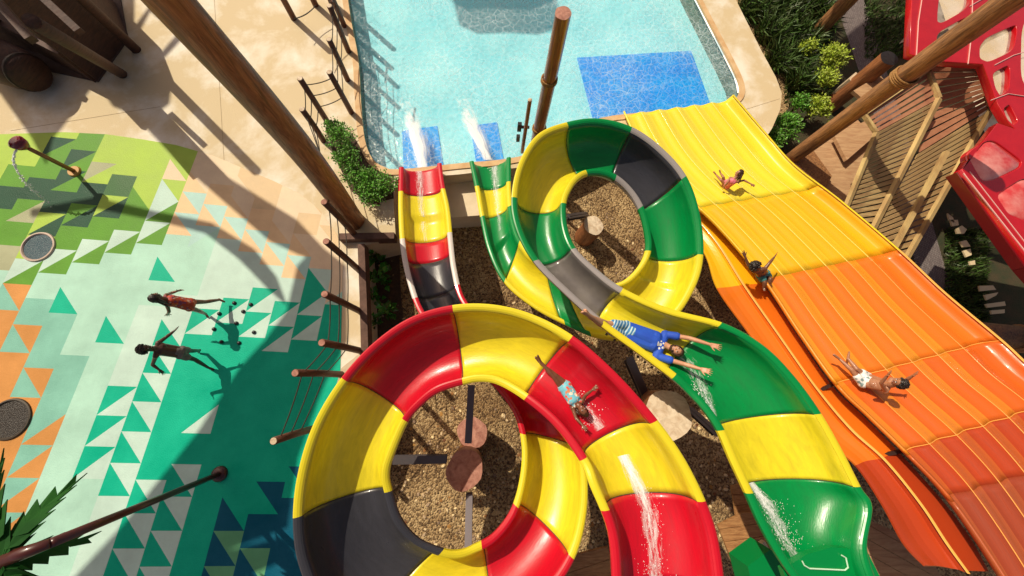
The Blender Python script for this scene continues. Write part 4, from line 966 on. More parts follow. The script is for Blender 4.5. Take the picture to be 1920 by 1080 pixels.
# ------------------------------------------------------------------ shadow casters added unseen above the picture (outlined from the wanted shadows)
CASTER = mat('sand_caster_cloth', (.55, .42, .28), .8)
def up(px, py, h, dz=0):
    g_ = at(px, py, dz); k = (h-dz)/math.tan(SUN_EL); return Vector((g_.x-SH.x*k, g_.y-SH.y*k))
def caster(lab, pts, h):
    o = slab('shade_caster', [[up(x, y, h) for x, y in pts]], h, .05, CASTER); return tag(o, lab, 'shade sail', 'added casters high over the splash pad')
caster('added large unseen sail shading the lower splash pad', [(120, 1110), (235, 985), (372, 815), (452, 692), (500, 640), (540, 585), (560, 500), (600, 460), (650, 500), (652, 640), (606, 730), (560, 860), (540, 990), (400, 1042), (385, 1046), (535, 1010), (560, 1040), (420, 1100), (400, 1200), (100, 1200)], 9.6)
caster('added long narrow unseen sail strip shading the stepped tiles', [(60, 395), (180, 372), (300, 400), (400, 420), (480, 470), (520, 520), (540, 575), (505, 545), (450, 488), (385, 438), (300, 416), (180, 392), (60, 408)], 9.5)
caster('added unseen beam shaped sail shading the deck from hut to fence', [(182, 152), (222, 138), (330, 235), (430, 335), (560, 415), (640, 500), (560, 478), (505, 452), (330, 300), (250, 215), (212, 200)], 9.7)
caster('added unseen roof like sail shading the paving beside the hut', [(-400, -300), (255, -300), (252, 60), (212, 130), (182, 152), (158, 185), (100, 262), (88, 310), (62, 262), (0, 175), (-400, 60)], 9.4)
caster('added unseen open framed sail shading a frame on the deck', [(235, 75), (283, 12), (345, 70), (300, 118), (235, 75.5), (258, 69), (302, 102), (333, 66), (282, 22), (258, 68)], 9.3)
caster('added small unseen sail shading the hut corner patch', [(290, 128), (322, 160), (318, 195), (298, 210), (268, 190), (262, 150)], 9.8)
caster('added unseen shade sail over the top of the pool', [(815, -90), (835, -8), (870, 8), (930, 6), (990, 10), (1035, -6), (1020, -90)], 9.6)
caster('added unseen shade sail over the right bed and lawn', [(1560, 0), (1640, -60), (1760, -60), (1720, 60), (1650, 90), (1600, 60)], 9.4)

# ------------------------------------------------------------------ loose stones and fallen leaves in the pit, joints in the deck
rnd = random.Random(91)
def scatter(name, label, m, n, smin, smax, flat):
    bm = bmesh.new()
    for _ in range(n):
        px, py = rnd.uniform(690, 1500), rnd.uniform(400, 1080); c = at(px, py, PIT); r = rnd.uniform(smin, smax); a = rnd.uniform(0, 6.3)
        M_ = Matrix.Translation(c) @ Matrix.Rotation(a, 4, 'Z') @ Matrix.Diagonal((r*rnd.uniform(1, 1.8), r, r*flat, 1)); K = 6
        top = [bm.verts.new(M_ @ Vector((.6*math.cos(q*6.283/K), .6*math.sin(q*6.283/K), 1))) for q in range(K)]; lo = [bm.verts.new(M_ @ Vector((math.cos(q*6.283/K), math.sin(q*6.283/K), -.1))) for q in range(K)]
        bm.faces.new(top)
        for q in range(K): bm.faces.new((lo[q], lo[(q+1) % K], top[(q+1) % K], top[q]))
    o = obj(name, bm, m); tag(o, label, 'debris'); o['kind'] = 'stuff'
scatter('stones', 'loose larger stones scattered over the gravel under the slides', mat('pebble', (.46, .34, .20), .8, island=.6), 1500, .014, .045, .6)
scatter('fallen_leaves', 'dry brown leaves lying on the gravel under the slides', mat('dry_leaf', (.26, .12, .03), .7, island=.5), 260, .02, .05, .12)
JN = mat('deck_joint_line', (.45, .34, .20), .8)
for a, b_ in [((20, 245), (300, 200)), ((420, 300), (400, -30)), ((1398, 205), (1462, 185))]:
    bm = bmesh.new(); beam(bm, at(*a, .002), at(*b_, .002), .008, .006); o = obj('deck_joint', bm, JN); structure(o)

# ------------------------------------------------------------------ people
def capsule(bm, a, b_, ra, rb, seg=10):
    a, b_ = Vector(a), Vector(b_); d = b_-a
    if d.length < 1e-5: d = Vector((0, 0, 1e-4))
    x = d.normalized(); n1 = x.orthogonal().normalized(); n2 = x.cross(n1); rings = []
    prof = [(-ra*math.cos(t), ra*math.sin(t), 0) for t in (.35, .8, 1.2, math.pi/2)]+[(d.length+rb*math.cos(t), rb*math.sin(t), 1) for t in (math.pi/2, 1.2, .8, .35)]
    p0 = bm.verts.new(a-x*ra)
    for (s, r, _) in prof: rings.append([bm.verts.new(a+x*s+(n1*math.cos(q)+n2*math.sin(q))*r) for q in [2*math.pi*k/seg for k in range(seg)]])
    p1 = bm.verts.new(b_+x*rb)
    for k in range(seg): bm.faces.new((p0, rings[0][(k+1) % seg], rings[0][k])); bm.faces.new((p1, rings[-1][k], rings[-1][(k+1) % seg]))
    for r0, r1 in zip(rings, rings[1:]):
        for k in range(seg): bm.faces.new((r0[k], r0[(k+1) % seg], r1[(k+1) % seg], r1[k]))
def ellip(bm, c, X, Y, Z, rx, ry, rz, seg=16):
    M_ = Matrix((X*rx, Y*ry, Z*rz)).transposed().to_4x4(); M_.translation = c
    bmesh.ops.create_uvsphere(bm, u_segments=seg, v_segments=seg*2//3, radius=1, matrix=M_)
def fuse(name, bm, m, parent, vox, smooth=3, tex=None):
    me = bpy.data.meshes.new('t'); bm.to_mesh(me); bm.free(); tmp = bpy.data.objects.new('t', me); COL.objects.link(tmp)
    r = tmp.modifiers.new('r', 'REMESH'); r.mode = 'VOXEL'; r.voxel_size = vox; r.use_smooth_shade = True
    s = tmp.modifiers.new('s', 'SMOOTH'); s.factor = .5; s.iterations = smooth
    dg = bpy.context.evaluated_depsgraph_get(); dg.update(); out = bpy.data.meshes.new_from_object(tmp.evaluated_get(dg))
    bpy.data.objects.remove(tmp); out.materials.clear()
    for mm in (m if isinstance(m, list) else [m]): out.materials.append(mm)
    for p in out.polygons: p.use_smooth = True
    o = bpy.data.objects.new(name, out); COL.objects.link(o); o.parent = parent
    if parent.type == 'EMPTY': o.matrix_parent_inverse = Matrix.Translation(-parent.location)
    return o
def hand(bm, wrist, d, nrm, s, spread=.32, curl=.15):
    """palm, five separate fingers and a thumb; d finger direction, nrm palm normal"""
    d = d.normalized(); nrm = (nrm-d*nrm.dot(d)).normalized(); sd = d.cross(nrm)
    for k, o_ in enumerate((-1.5, -.5, .5, 1.5)):
        kn = wrist+d*.085*s+sd*o_*.021*s
        capsule(bm, wrist+sd*o_*.012*s+d*.01*s, kn, .016*s, .013*s, 8)
        fd = (d+sd*o_*spread*.55).normalized(); L = (.062, .075, .078, .068)[k]*s
        m_ = kn+fd*L*.55-nrm*curl*L*.15; capsule(bm, kn, m_, .0095*s, .0085*s, 8); capsule(bm, m_, m_+(fd-nrm*curl).normalized()*L*.55, .0085*s, .0072*s, 8)
    tb = wrist+d*.02*s+sd*.022*s; td = (d*.75+sd*.95).normalized(); tm = tb+td*.045*s
    capsule(bm, tb, tm, .014*s, .011*s, 8); capsule(bm, tm, tm+(td+d*.5).normalized()*.04*s, .011*s, .0085*s, 8)
def person(label, J, s, face, skin, hair, clothes, hairstyle='short', beard=False, palm=None, group=None, hk=1.0):
    """J: joints as world points. s: size relative to a 1.75 m adult. face: direction the face looks"""
    t = thing('person', label, 'person', J['pel'], group)
    hd, nk, ch, pe = J['head'], J['neck'], J['chest'], J['pel']
    up_ = (hd-nk).normalized(); f = face.normalized(); f = (f-up_*f.dot(up_)).normalized(); rt = f.cross(up_)
    bm = bmesh.new(); sh = (J['shL']-J['shR'])
    # head
    S0 = s; s = s*hk
    hc = hd; ellip(bm, hc, rt, f, up_, .074*s, .092*s, .105*s); ellip(bm, hc-up_*.05*s+f*.022*s, rt, f, up_, .056*s, .062*s, .062*s)
    capsule(bm, hc+f*.088*s-up_*.0*s, hc+f*.104*s-up_*.022*s, .008*s, .013*s, 8)
    for q in (-1, 1): ellip(bm, hc+rt*q*.076*s-up_*.008*s, rt, f, up_, .010*s, .018*s, .028*s, 8)
    capsule(bm, hc-up_*.075*s+f*.075*s, hc-up_*.07*s+f*.078*s, .016*s, .016*s, 8)
    capsule(bm, hc-up_*.07*s, nk, .052*s, .056*s); s = S0
    # trunk
    capsule(bm, nk, ch, .06*s, .10*s)
    capsule(bm, J['shL'], J['shR'], .062*s, .062*s); capsule(bm, ch+sh*.18, ch-sh*.18, .105*s, .105*s)
    hipd = (J['hipL']-J['hipR']); mid = ch.lerp(pe, .5)
    capsule(bm, ch, pe, .118*s, .112*s, 14)
    capsule(bm, mid+hipd*.25, mid-hipd*.25, .09*s, .09*s); capsule(bm, J['hipL'], J['hipR'], .095*s, .095*s)
    capsule(bm, ch+sh*.24, J['hipL'], .08*s, .082*s); capsule(bm, ch-sh*.24, J['hipR'], .08*s, .082*s)
    for L in 'LR':
        capsule(bm, J['sh'+L], J['el'+L], .052*s, .040*s); e = J['el'+L]; w_ = J['wr'+L]
        capsule(bm, e, e.lerp(w_, .3), .040*s, .041*s); capsule(bm, e.lerp(w_, .3), w_, .041*s, .026*s)
        pn = palm[L] if palm else f
        hand(bm, w_, (w_-e).normalized()+J.get('hd'+L, Vector()), pn if L == 'R' else pn, s*1.05)
        k = J['kn'+L]; a = J['an'+L]; capsule(bm, J['hip'+L], k, .083*s, .056*s, 12)
        capsule(bm, k, k.lerp(a, .3), .056*s, .056*s); capsule(bm, k.lerp(a, .3), a, .056*s, .035*s)
        to = J['to'+L]; x = (to-a).normalized(); capsule(bm, a-x*.02*s, to, .036*s, .022*s); 
        sdv = x.cross((k-a).normalized())
        if sdv.length > .1: sdv.normalize(); capsule(bm, a.lerp(to, .4)+sdv*.012*s, to+sdv*.018*s, .024*s, .017*s); capsule(bm, a.lerp(to, .4)-sdv*.012*s, to-sdv*.018*s, .024*s, .016*s)
    fuse('body', bm, skin, t, .0085*max(.75, s), 2)
    # hair
    s = S0*hk
    bm = bmesh.new(); ellip(bm, hc+up_*.018*s-f*.016*s, rt, f, up_, .086*s, .098*s, .104*s, 20)
    ex = [v for v in bm.verts if (v.co-hc).dot(f) > .045*s and (v.co-hc).dot(up_) < .055*s]
    bmesh.ops.delete(bm, geom=ex, context='VERTS')
    rnd = random.Random(len(label))
    for v in bm.verts: v.co += (v.co-hc).normalized()*rnd.uniform(-.004, .008)*s*(2 if hairstyle != 'short' else 1)
    if hairstyle == 'long':
        for q in range(16):
            a0 = hc-f*rnd.uniform(.03, .09)*s+rt*rnd.uniform(-.08, .08)*s; capsule(bm, a0, a0-up_*rnd.uniform(.12, .24)*s-f*rnd.uniform(0, .08)*s+rt*rnd.uniform(-.05, .05)*s, .026*s, .010*s, 7)
    if hairstyle == 'curly':
        for q in range(90):
            dd = Vector((rnd.gauss(0, 1), rnd.gauss(0, 1), rnd.gauss(0, 1))).normalized()
            if dd.dot(f) > .35 and dd.dot(up_) < .5: continue
            ellip(bm, hc+up_*.02*s+dd*.098*s, rt, f, up_, .022*s, .022*s, .022*s, 8)
    o = obj('hair', bm, hair, t, True)
    if hairstyle == 'short':
        s_ = o.modifiers.new('th', 'SOLIDIFY'); s_.thickness = .012*s; s_.offset = 1
    # eyes and mouth
    for q in (-1, 1):
        bm = bmesh.new(); ellip(bm, hc+rt*q*.030*s+f*.0835*s+up_*.008*s, rt, f, up_, .013*s, .008*s, .007*s, 10); e = obj('eye', bm, EYEW, t, True)
        bm = bmesh.new(); ellip(bm, hc+rt*q*.030*s+f*.089*s+up_*.008*s, rt, f, up_, .006*s, .005*s, .006*s, 8); obj('pupil', bm, BLACK, e, True)
        bm = bmesh.new(); capsule(bm, hc+rt*q*.018*s+f*.087*s+up_*.026*s, hc+rt*q*.044*s+f*.078*s+up_*.026*s, .005*s, .004*s, 6); obj('eyebrow', bm, hair, t, True)
    bm = bmesh.new(); ellip(bm, hc-up_*.052*s+f*.080*s, rt, f, up_, .026*s, .012*s, .012*s, 12); o = obj('mouth', bm, LIP, t, True)
    bm = bmesh.new(); ellip(bm, hc-up_*.051*s+f*.0855*s, rt, f, up_, .019*s, .009*s, .006*s, 10); obj('teeth', bm, EYEW, o, True)
    if beard:
        bm = bmesh.new(); ellip(bm, hc-up_*.058*s+f*.020*s, rt, f, up_, .064*s, .070*s, .058*s, 20)
        ex = [v for v in bm.verts if (v.co-hc).dot(up_) > -.028*s or ((v.co-(hc-up_*.052*s+f*.09*s)).length < .026*s)]
        bmesh.ops.delete(bm, geom=ex, context='VERTS'); o = obj('beard', bm, hair, t, True); s_ = o.modifiers.new('th', 'SOLIDIFY'); s_.thickness = .010*s; s_.offset = 1
    # clothes
    s = S0
    for c in clothes:
        kind, m = c[0], c[1]; bm = bmesh.new(); g = .016*s
        if kind == 'shirt':
            capsule(bm, nk.lerp(ch, .35), ch, .06*s+g, .10*s+g); capsule(bm, J['shL'], J['shR'], .062*s+g, .062*s+g); capsule(bm, ch+sh*.18, ch-sh*.18, .105*s+g, .105*s+g)
            capsule(bm, ch, pe, .118*s+g, .108*s+g, 14); capsule(bm, ch+sh*.24, J['hipL'], .08*s+g, .078*s+g*1.6); capsule(bm, ch-sh*.24, J['hipR'], .08*s+g, .078*s+g*1.6)
            for L in 'LR': capsule(bm, J['sh'+L], J['sh'+L].lerp(J['el'+L], .48), .052*s+g, .050*s+g*1.5)
            fuse('shirt', bm, m, t, .012*max(.75, s), 2)
        elif kind == 'shorts':
            fr = c[2]; capsule(bm, J['hipL'], J['hipR'], .095*s+g, .095*s+g); capsule(bm, pe, pe.lerp(ch, .22), .112*s+g, .108*s+g, 14)
            for L in 'LR':
                capsule(bm, J['hip'+L], J['hip'+L].lerp(J['kn'+L], fr), .083*s+g, .068*s+g*1.8, 12)
            fuse('shorts', bm, m, t, .012*max(.75, s), 2)
        elif kind == 'swimsuit':
            capsule(bm, ch+sh*.18, ch-sh*.18, .105*s+g, .105*s+g); capsule(bm, ch, pe, .118*s+g, .112*s+g, 14); capsule(bm, J['hipL'], J['hipR'], .095*s+g, .095*s+g)
            capsule(bm, ch+sh*.24, J['hipL'], .08*s+g, .082*s+g); capsule(bm, ch-sh*.24, J['hipR'], .08*s+g, .082*s+g)
            for L in 'LR': capsule(bm, J['sh'+L].lerp(nk, .3), ch, .05*s, .08*s); capsule(bm, J['hip'+L], J['hip'+L].lerp(J['kn'+L], .16), .083*s+g, .078*s+g)
            fuse('swimsuit', bm, m, t, .012*max(.75, s), 2)
    return t
EYEW = mat('eye_white', (.8, .8, .78), .3); LIP = mat('lips', (.30, .05, .04), .4)
SK1 = mat('light_skin', (.62, .33, .20), .45, (.54, .26, .15), 6, 4); SK2 = mat('brown_skin', (.20, .085, .045), .35, (.15, .06, .03), 6, 4, coat=.2); SK3 = mat('tan_skin', (.42, .20, .11), .4, (.34, .14, .075), 6, 4, coat=.15)
SK4 = mat('dark_brown_skin', (.10, .042, .024), .35, (.075, .03, .018), 6, 4, coat=.2)
HB = mat('black_hair', (.014, .010, .009), .35, (.03, .02, .015), 40, 3, bump=.5, bscale=60); HBR = mat('brown_hair', (.07, .03, .014), .4, (.035, .016, .008), 40, 3, bump=.5, bscale=60)
def stripes(name, c1, c2, sc, rot, soft=.5, dist=2):
    m = bpy.data.materials.new(name); m.use_nodes = True; n = m.node_tree.nodes; l = m.node_tree.links; p = n['Principled BSDF']; p.inputs['Roughness'].default_value = .7
    tc = n.new('ShaderNodeTexCoord'); mp = n.new('ShaderNodeMapping'); mp.inputs['Rotation'].default_value = rot; w_ = n.new('ShaderNodeTexWave'); w_.inputs['Scale'].default_value = sc; w_.inputs['Distortion'].default_value = dist
    r = n.new('ShaderNodeValToRGB'); r.color_ramp.interpolation = 'CONSTANT'; r.color_ramp.elements[0].color = (*c1, 1); r.color_ramp.elements[1].color = (*c2, 1); r.color_ramp.elements[1].position = soft
    l.new(tc.outputs['Object'], mp.inputs[0]); l.new(mp.outputs[0], w_.inputs[0]); l.new(w_.outputs[0], r.inputs[0]); l.new(r.outputs[0], p.inputs[0]); return m
def blotch(name, base, cols, sc):
    m = bpy.data.materials.new(name); m.use_nodes = True; n = m.node_tree.nodes; l = m.node_tree.links; p = n['Principled BSDF']; p.inputs['Roughness'].default_value = .6
    tc = n.new('ShaderNodeTexCoord'); v = n.new('ShaderNodeTexVoronoi'); v.inputs['Scale'].default_value = sc; sp = n.new('ShaderNodeSeparateColor'); r = n.new('ShaderNodeValToRGB'); r.color_ramp.interpolation = 'CONSTANT'
    e = r.color_ramp.elements; e[0].color = (*base, 1); e[1].position = .95; e[1].color = (*base, 1)
    for i, c in enumerate(cols): x = e.new(.45+.5*i/len(cols)); x.color = (*c, 1)
    l.new(tc.outputs['Object'], v.inputs[0]); l.new(v.outputs['Color'], sp.inputs[0]); l.new(sp.outputs[0], r.inputs[0]); l.new(r.outputs[0], p.inputs[0]); return m
BLUE = mat('blue_shirt_cloth', (.015, .07, .50), .7, (.02, .10, .60), 4)
WHT = mat('white_cloth', (.80, .80, .80), .7)
def ride(B, spec, lift):
    """spec name: (px, py, extra lift)"""
    return {k: on(B, v[0], v[1], lift+(v[2] if len(v) > 2 else 0)) for k, v in spec.items()}
UPV = Vector((0, 0, 1))
# man on the green slide
mj = ride(grnB, dict(head=(1268, 657, .12), neck=(1249, 648, .05), chest=(1226, 640), pel=(1180, 621), shL=(1247, 627, .02), shR=(1231, 668, .02), elL=(1292, 634, .25), elR=(1283, 683, .25), wrL=(1332, 646, .45), wrR=(1314, 692, .45),
                    hipL=(1174, 612), hipR=(1168, 630), knL=(1136, 607, .12), knR=(1133, 612, .20), anL=(1106, 594, .15), anR=(1102, 590, .22), toL=(1097, 581, .26), toR=(1092, 585, .32)), .16)
def levelize(J, z=None, k=0.7):
    """pull the joints of the trunk to a common slope so that the body lies straight"""
    return J
def settle(J, B_names, za, zb, a='pel', b='head'):
    """lay trunk joints on a straight line between two heights while keeping where they are seen"""
    return J
zt_ = mj['pel'].z
def rez(p, z): # same sight line, other height
    d = p-Vector((0, 0, H)); return Vector((0, 0, H))+d*((z-H)/d.z)
for k, z in dict(head=.10, neck=.04, chest=.0, shL=.0, shR=.02, elL=.16, elR=.18, wrL=.30, wrR=.32, hipL=0, hipR=0, knL=.26, knR=.30, anL=.62, anR=.68, toL=.74, toR=.80, pel=0).items(): mj[k] = rez(mj[k], zt_+z)
person('man in blue shirt lying back on the green slide with both arms thrown open', mj, .98, Vector((-.25, .1, 1)), SK1, HBR,
       [('shirt', BLUE), ('shorts', stripes('blue_striped_cloth', (.05, .22, .48), (.55, .72, .80), 5.5, (0, 0, .5), .62, 3), .62)], 'short', True)
# white side panel and pale print on the chest
pt = [o for o in bpy.data.objects if o.name.startswith('person')][-1]
def patch(name, pts, z, m, parent):
    bm = bmesh.new(); bm.faces.new([bm.verts.new(rez(at(x, y, 2.0), z)) for x, y in pts]); bmesh.ops.triangulate(bm, faces=bm.faces); return obj(name, bm, m, parent)
def decal(target, pts_px, m, name, lift=.006, parent=None, grid=5):
    """thin cloth print lying on the shirt: outline filled with points dropped on the surface"""
    me = target.data; bt = BVHTree.FromPolygons([target.matrix_world @ v.co for v in me.vertices], [list(p.vertices) for p in me.polygons])
    bm = bmesh.new(); cx = sum(p[0] for p in pts_px)/len(pts_px); cy = sum(p[1] for p in pts_px)/len(pts_px); rings = []
    for fr in (1, .66, .33):
        r = []
        for x, y in pts_px:
            X, Y = cx+(x-cx)*fr, cy+(y-cy)*fr; d = (CM @ Vector((X-960, 540-Y, -F))).normalized(); h = bt.ray_cast(Vector((0, 0, H)), d)
            if not h[0]: bm.free(); return None
            r.append(bm.verts.new(h[0]-d*lift))
        rings.append(r)
    n = len(pts_px)
    for a, b_ in zip(rings, rings[1:]):
        for q in range(n): bm.faces.new((a[q], a[(q+1) % n], b_[(q+1) % n], b_[q]))
    bm.faces.new(rings[-1]); return obj(name, bm, m, parent)
bpy.context.view_layer.update()
shirt = [o for o in pt.children if o.name.startswith('shirt')][0]
def circ(x, y, r, n=10, ry=None): return [(x+r*math.cos(2*math.pi*k/n), y+(ry or r)*math.sin(2*math.pi*k/n)) for k in range(n)]
for p_ in ([circ(1238, 646, 3.2), circ(1243, 652, 2.6), circ(1236, 653, 2.2), circ(1244, 644, 1.8), circ(1240, 640, 1.6), [(1232, 648), (1234, 640), (1236, 641), (1235, 649)]]): decal(shirt, p_, WHT, 'shirt_print', .006, shirt)
for p_ in ([(1205, 612), (1222, 615), (1238, 622), (1246, 627), (1234, 627), (1220, 620)], [(1208, 646), (1222, 655), (1236, 662), (1246, 664), (1236, 667), (1222, 662)]): decal(shirt, p_, WHT, 'side_panel', .006, shirt)
# girl on the red slide
gj = ride(redB, dict(head=(1093, 770), neck=(1084, 759), chest=(1075, 748), pel=(1060, 727), shL=(1092, 751), shR=(1074, 765), elL=(1098, 741), elR=(1080, 784), wrL=(1111, 731), wrR=(1092, 797), hipL=(1063, 722), hipR=(1055, 729),
                     knL=(1041, 703), knR=(1038, 706), anL=(1015, 683), anR=(1014, 679), toL=(1004, 670), toR=(1008, 667)), .14)
z0 = gj['pel'].z
for k, z in dict(head=.10, neck=.05, chest=.02, shL=.02, shR=.02, elL=.08, elR=.06, wrL=.16, wrR=.12, hipL=0, hipR=0, knL=.04, knR=.05, anL=.05, anR=.10, toL=.10, toR=.16, pel=0).items(): gj[k] = rez(gj[k], z0+z)
person('girl in blue floral swimsuit lying feet first on the red slide with arms up', gj, .66, Vector((.0, .15, 1)), SK2, HBR, [('swimsuit', blotch('floral_cloth', (.18, .55, .66), [(.75, .12, .08), (.8, .75, .6), (.65, .25, .12), (.25, .6, .7)], 26))], 'long', hk=1.25)
# boy on the orange slide, seated and seen from behind the shoulder
bj = ride(wideB, dict(pel=(1622, 712, .02), chest=(1655, 722, .22), neck=(1670, 722, .36), head=(1688, 719, .50), shL=(1672, 712, .30), shR=(1660, 733, .28), elL=(1700, 712, .42), elR=(1652, 718, .50), wrL=(1712, 704, .56), wrR=(1664, 704, .66), hipL=(1626, 705), hipR=(1618, 720),
                      knL=(1606, 692, .10), knR=(1597, 694, .10), anL=(1590, 672, .10), anR=(1574, 673, .10), toL=(1592, 660, .16), toR=(1563, 665, .16)), .12)
person('boy in white shorts sitting up on the orange lanes with hands raised', bj, .72, Vector((-.6, .5, .3)), SK3, HB, [('shorts', blotch('white_print_cloth', (.80, .80, .78), [(.80, .80, .78), (.2, .3, .3), (.80, .8, .78), (.5, .6, .62)], 22), .5)], 'curly', hk=1.25)
# child seen from above by the dark gap
cj = ride(wideB, dict(pel=(1430, 514, .05), chest=(1426, 508, .30), neck=(1421, 503, .45), head=(1417, 500, .60), shL=(1434, 504, .40), shR=(1414, 508, .40), elL=(1442, 494, .44), elR=(1403, 497, .46), wrL=(1451, 483, .52), wrR=(1397, 481, .56), hipL=(1436, 512), hipR=(1426, 517),
                      knL=(1444, 524, .12), knR=(1434, 530, .12), anL=(1440, 536, .05), anR=(1432, 540, .05), toL=(1443, 542, .07), toR=(1434, 545, .07)), .10)
person('small child seen from above beside the dark gap with arms spread', cj, .82, Vector((.1, -.6, .6)), SK2, HB, [('shorts', mat('teal_cloth', (.05, .25, .25), .7), .5)], 'curly', hk=1.35)
# girl in pink further down
pj = ride(wideB, dict(pel=(1362, 346, .04), chest=(1372, 340, .22), neck=(1379, 333, .34), head=(1386, 325, .46), shL=(1383, 341, .26), shR=(1369, 334, .26), elL=(1395, 338, .30), elR=(1364, 342, .3), wrL=(1408, 345, .28), wrR=(1358, 350, .16), hipL=(1364, 350), hipR=(1358, 343),
                      knL=(1352, 338, .14), knR=(1356, 332, .14), anL=(1343, 328, .08), anR=(1351, 325, .08), toL=(1338, 322, .12), toR=(1349, 319, .12)), .10)
person('girl in pink swimsuit sliding down the yellow lanes with one arm out', pj, .60, Vector((-.7, .5, .1)), SK3, HBR, [('swimsuit', mat('pink_cloth', (.75, .12, .16), .6, (.80, .30, .42), 8))], 'long', hk=1.35)
# running children on the splash pad
def pj_(spec): return {k: at(*v) for k, v in spec.items()}
aj = pj_(dict(head=(292, 558, 1.28), neck=(308, 561, 1.13), chest=(322, 564, 1.02), pel=(356, 571, .76), shL=(312, 554, 1.08), shR=(313, 571, 1.05), elL=(322, 549, .90), elR=(317, 584, .90), wrL=(332, 546, .92), wrR=(315, 588, .82), hipL=(357, 566, .74), hipR=(355, 577, .74),
              knL=(385, 566, .46), knR=(373, 583, .44), anL=(412, 562, .20), anR=(386, 589, .10), toL=(421, 566, .14), toR=(390, 595, .03)))
person('girl in orange swimsuit running on the splash pad, nearer the pool', aj, .78, Vector((-.2, .5, .3)), SK2, HB, [('swimsuit', blotch('orange_floral_cloth', (.50, .05, .02), [(.6, .12, .03), (.25, .05, .12), (.6, .35, .25), (.45, .06, .02)], 26))], 'long', hk=1.25)
ej = pj_(dict(head=(271, 654, 1.30), neck=(288, 654, 1.14), chest=(303, 655, 1.02), pel=(338, 660, .75), shL=(297, 643, 1.08), shR=(292, 668, 1.07), elL=(312, 632, .98), elR=(286, 684, .92), wrL=(326, 621, 1.05), wrR=(298, 693, .84), hipL=(341, 656, .74), hipR=(338, 666, .74),
              knL=(361, 658, .42), knR=(365, 674, .42), anL=(374, 657, .14), anR=(390, 689, .08), toL=(372, 661, .04), toR=(400, 693, .02)))
person('boy in grey shorts running barefoot behind the girl on the splash pad', ej, .80, Vector((.6, .3, .1)), SK4, HB, [('shorts', mat('grey_cloth', (.16, .13, .12), .7, (.24, .20, .18), 6), .45)], 'curly', hk=1.25)
# ------------------------------------------------------------------ moving water on the slides
rnd = random.Random(12)
def blob(bm, M_):
    v = [bm.verts.new(M_ @ Vector(c)) for c in ((1, 0, 0), (.3, .95, 0), (-.8, .6, 0), (-.8, -.6, 0), (.3, -.95, 0), (0, 0, 1))]
    for k in range(5): bm.faces.new((v[k], v[(k+1) % 5], v[5]))
def foam_on(label, P, B, u0, u1, t0, t1, w0, w1, n, seed, smin=.006, smax=.022, dn=None, D=RD):
    rnd = random.Random(seed); bm = bmesh.new()
    for _ in range(n):
        a = rnd.random(); u = u0+(u1-u0)*a; tc = t0+(t1-t0)*a; wd = w0+(w1-w0)*a; q = tc+rnd.gauss(0, wd)
        A, Bq = P.ev(u); x = (Bq-A).normalized(); A2, B2 = A+x*.115, Bq-x*.115
        q = max(.02, min(.98, q)); p = A2.lerp(B2, q); s = math.acos(1-2*q)/math.pi; p = p.copy(); p.z -= D(u)*(math.sin(math.pi*s)**.74)-.0
        A3, B3 = P.ev(u+.05); fl = ((A3+B3)-(A+Bq)).normalized(); r = rnd.uniform(smin, smax)
        M_ = Matrix.Translation(p+Vector((0, 0, rnd.uniform(0, .02)))) @ Matrix((fl, UPV.cross(fl).normalized(), UPV)).transposed().to_4x4() @ Matrix.Diagonal((r*rnd.uniform(1, 2.6), r, r*.6, 1))
        blob(bm, M_)
    o = obj('foam', bm, FOAM, None, True); tag(o, label, 'foam'); o['kind'] = 'stuff'
def foam_mat(name, dens, stretch):
    m = bpy.data.materials.new(name); m.use_nodes = True; n = m.node_tree.nodes; l = m.node_tree.links; p = n['Principled BSDF']
    p.inputs['Base Color'].default_value = (.93, .96, .97, 1); p.inputs['Roughness'].default_value = .35
    uv = n.new('ShaderNodeTexCoord'); mp = n.new('ShaderNodeMapping'); mp.inputs['Scale'].default_value = stretch; l.new(uv.outputs['UV'], mp.inputs[0])
    z = n.new('ShaderNodeTexNoise'); z.inputs['Scale'].default_value = 1; z.inputs['Detail'].default_value = 9; z.inputs['Roughness'].default_value = .68; z.inputs['Distortion'].default_value = .8; l.new(mp.outputs[0], z.inputs[0])
    sx = n.new('ShaderNodeSeparateXYZ'); l.new(uv.outputs['UV'], sx.inputs[0])
    def M(op, a, b=None, cl=False):
        q = n.new('ShaderNodeMath'); q.operation = op; q.use_clamp = cl
        for i, x in enumerate((a, b)):
            if x is None: continue
            if isinstance(x, (int, float)): q.inputs[i].default_value = x
            else: l.new(x, q.inputs[i])
        return q.outputs[0]
    mask = M('SINE', M('MULTIPLY', sx.outputs[0], math.pi)); my = M('MINIMUM', M('MULTIPLY', sx.outputs[1], 1.0), 1.0)
    a = M('ADD', z.outputs[0], M('ADD', M('MULTIPLY', mask, .42), M('ADD', M('MULTIPLY', my, dens), -.62+0.0)))
    a = M('MULTIPLY', M('SUBTRACT', a, .26), 3.0, True); a = M('MULTIPLY', a, M('POWER', mask, .5))
    tr = n.new('ShaderNodeBsdfTransparent'); mx = n.new('ShaderNodeMixShader'); l.new(a, mx.inputs[0]); l.new(tr.outputs[0], mx.inputs[1]); l.new(p.outputs[0], mx.inputs[2]); l.new(mx.outputs[0], n['Material Output'].inputs[0])
    return m
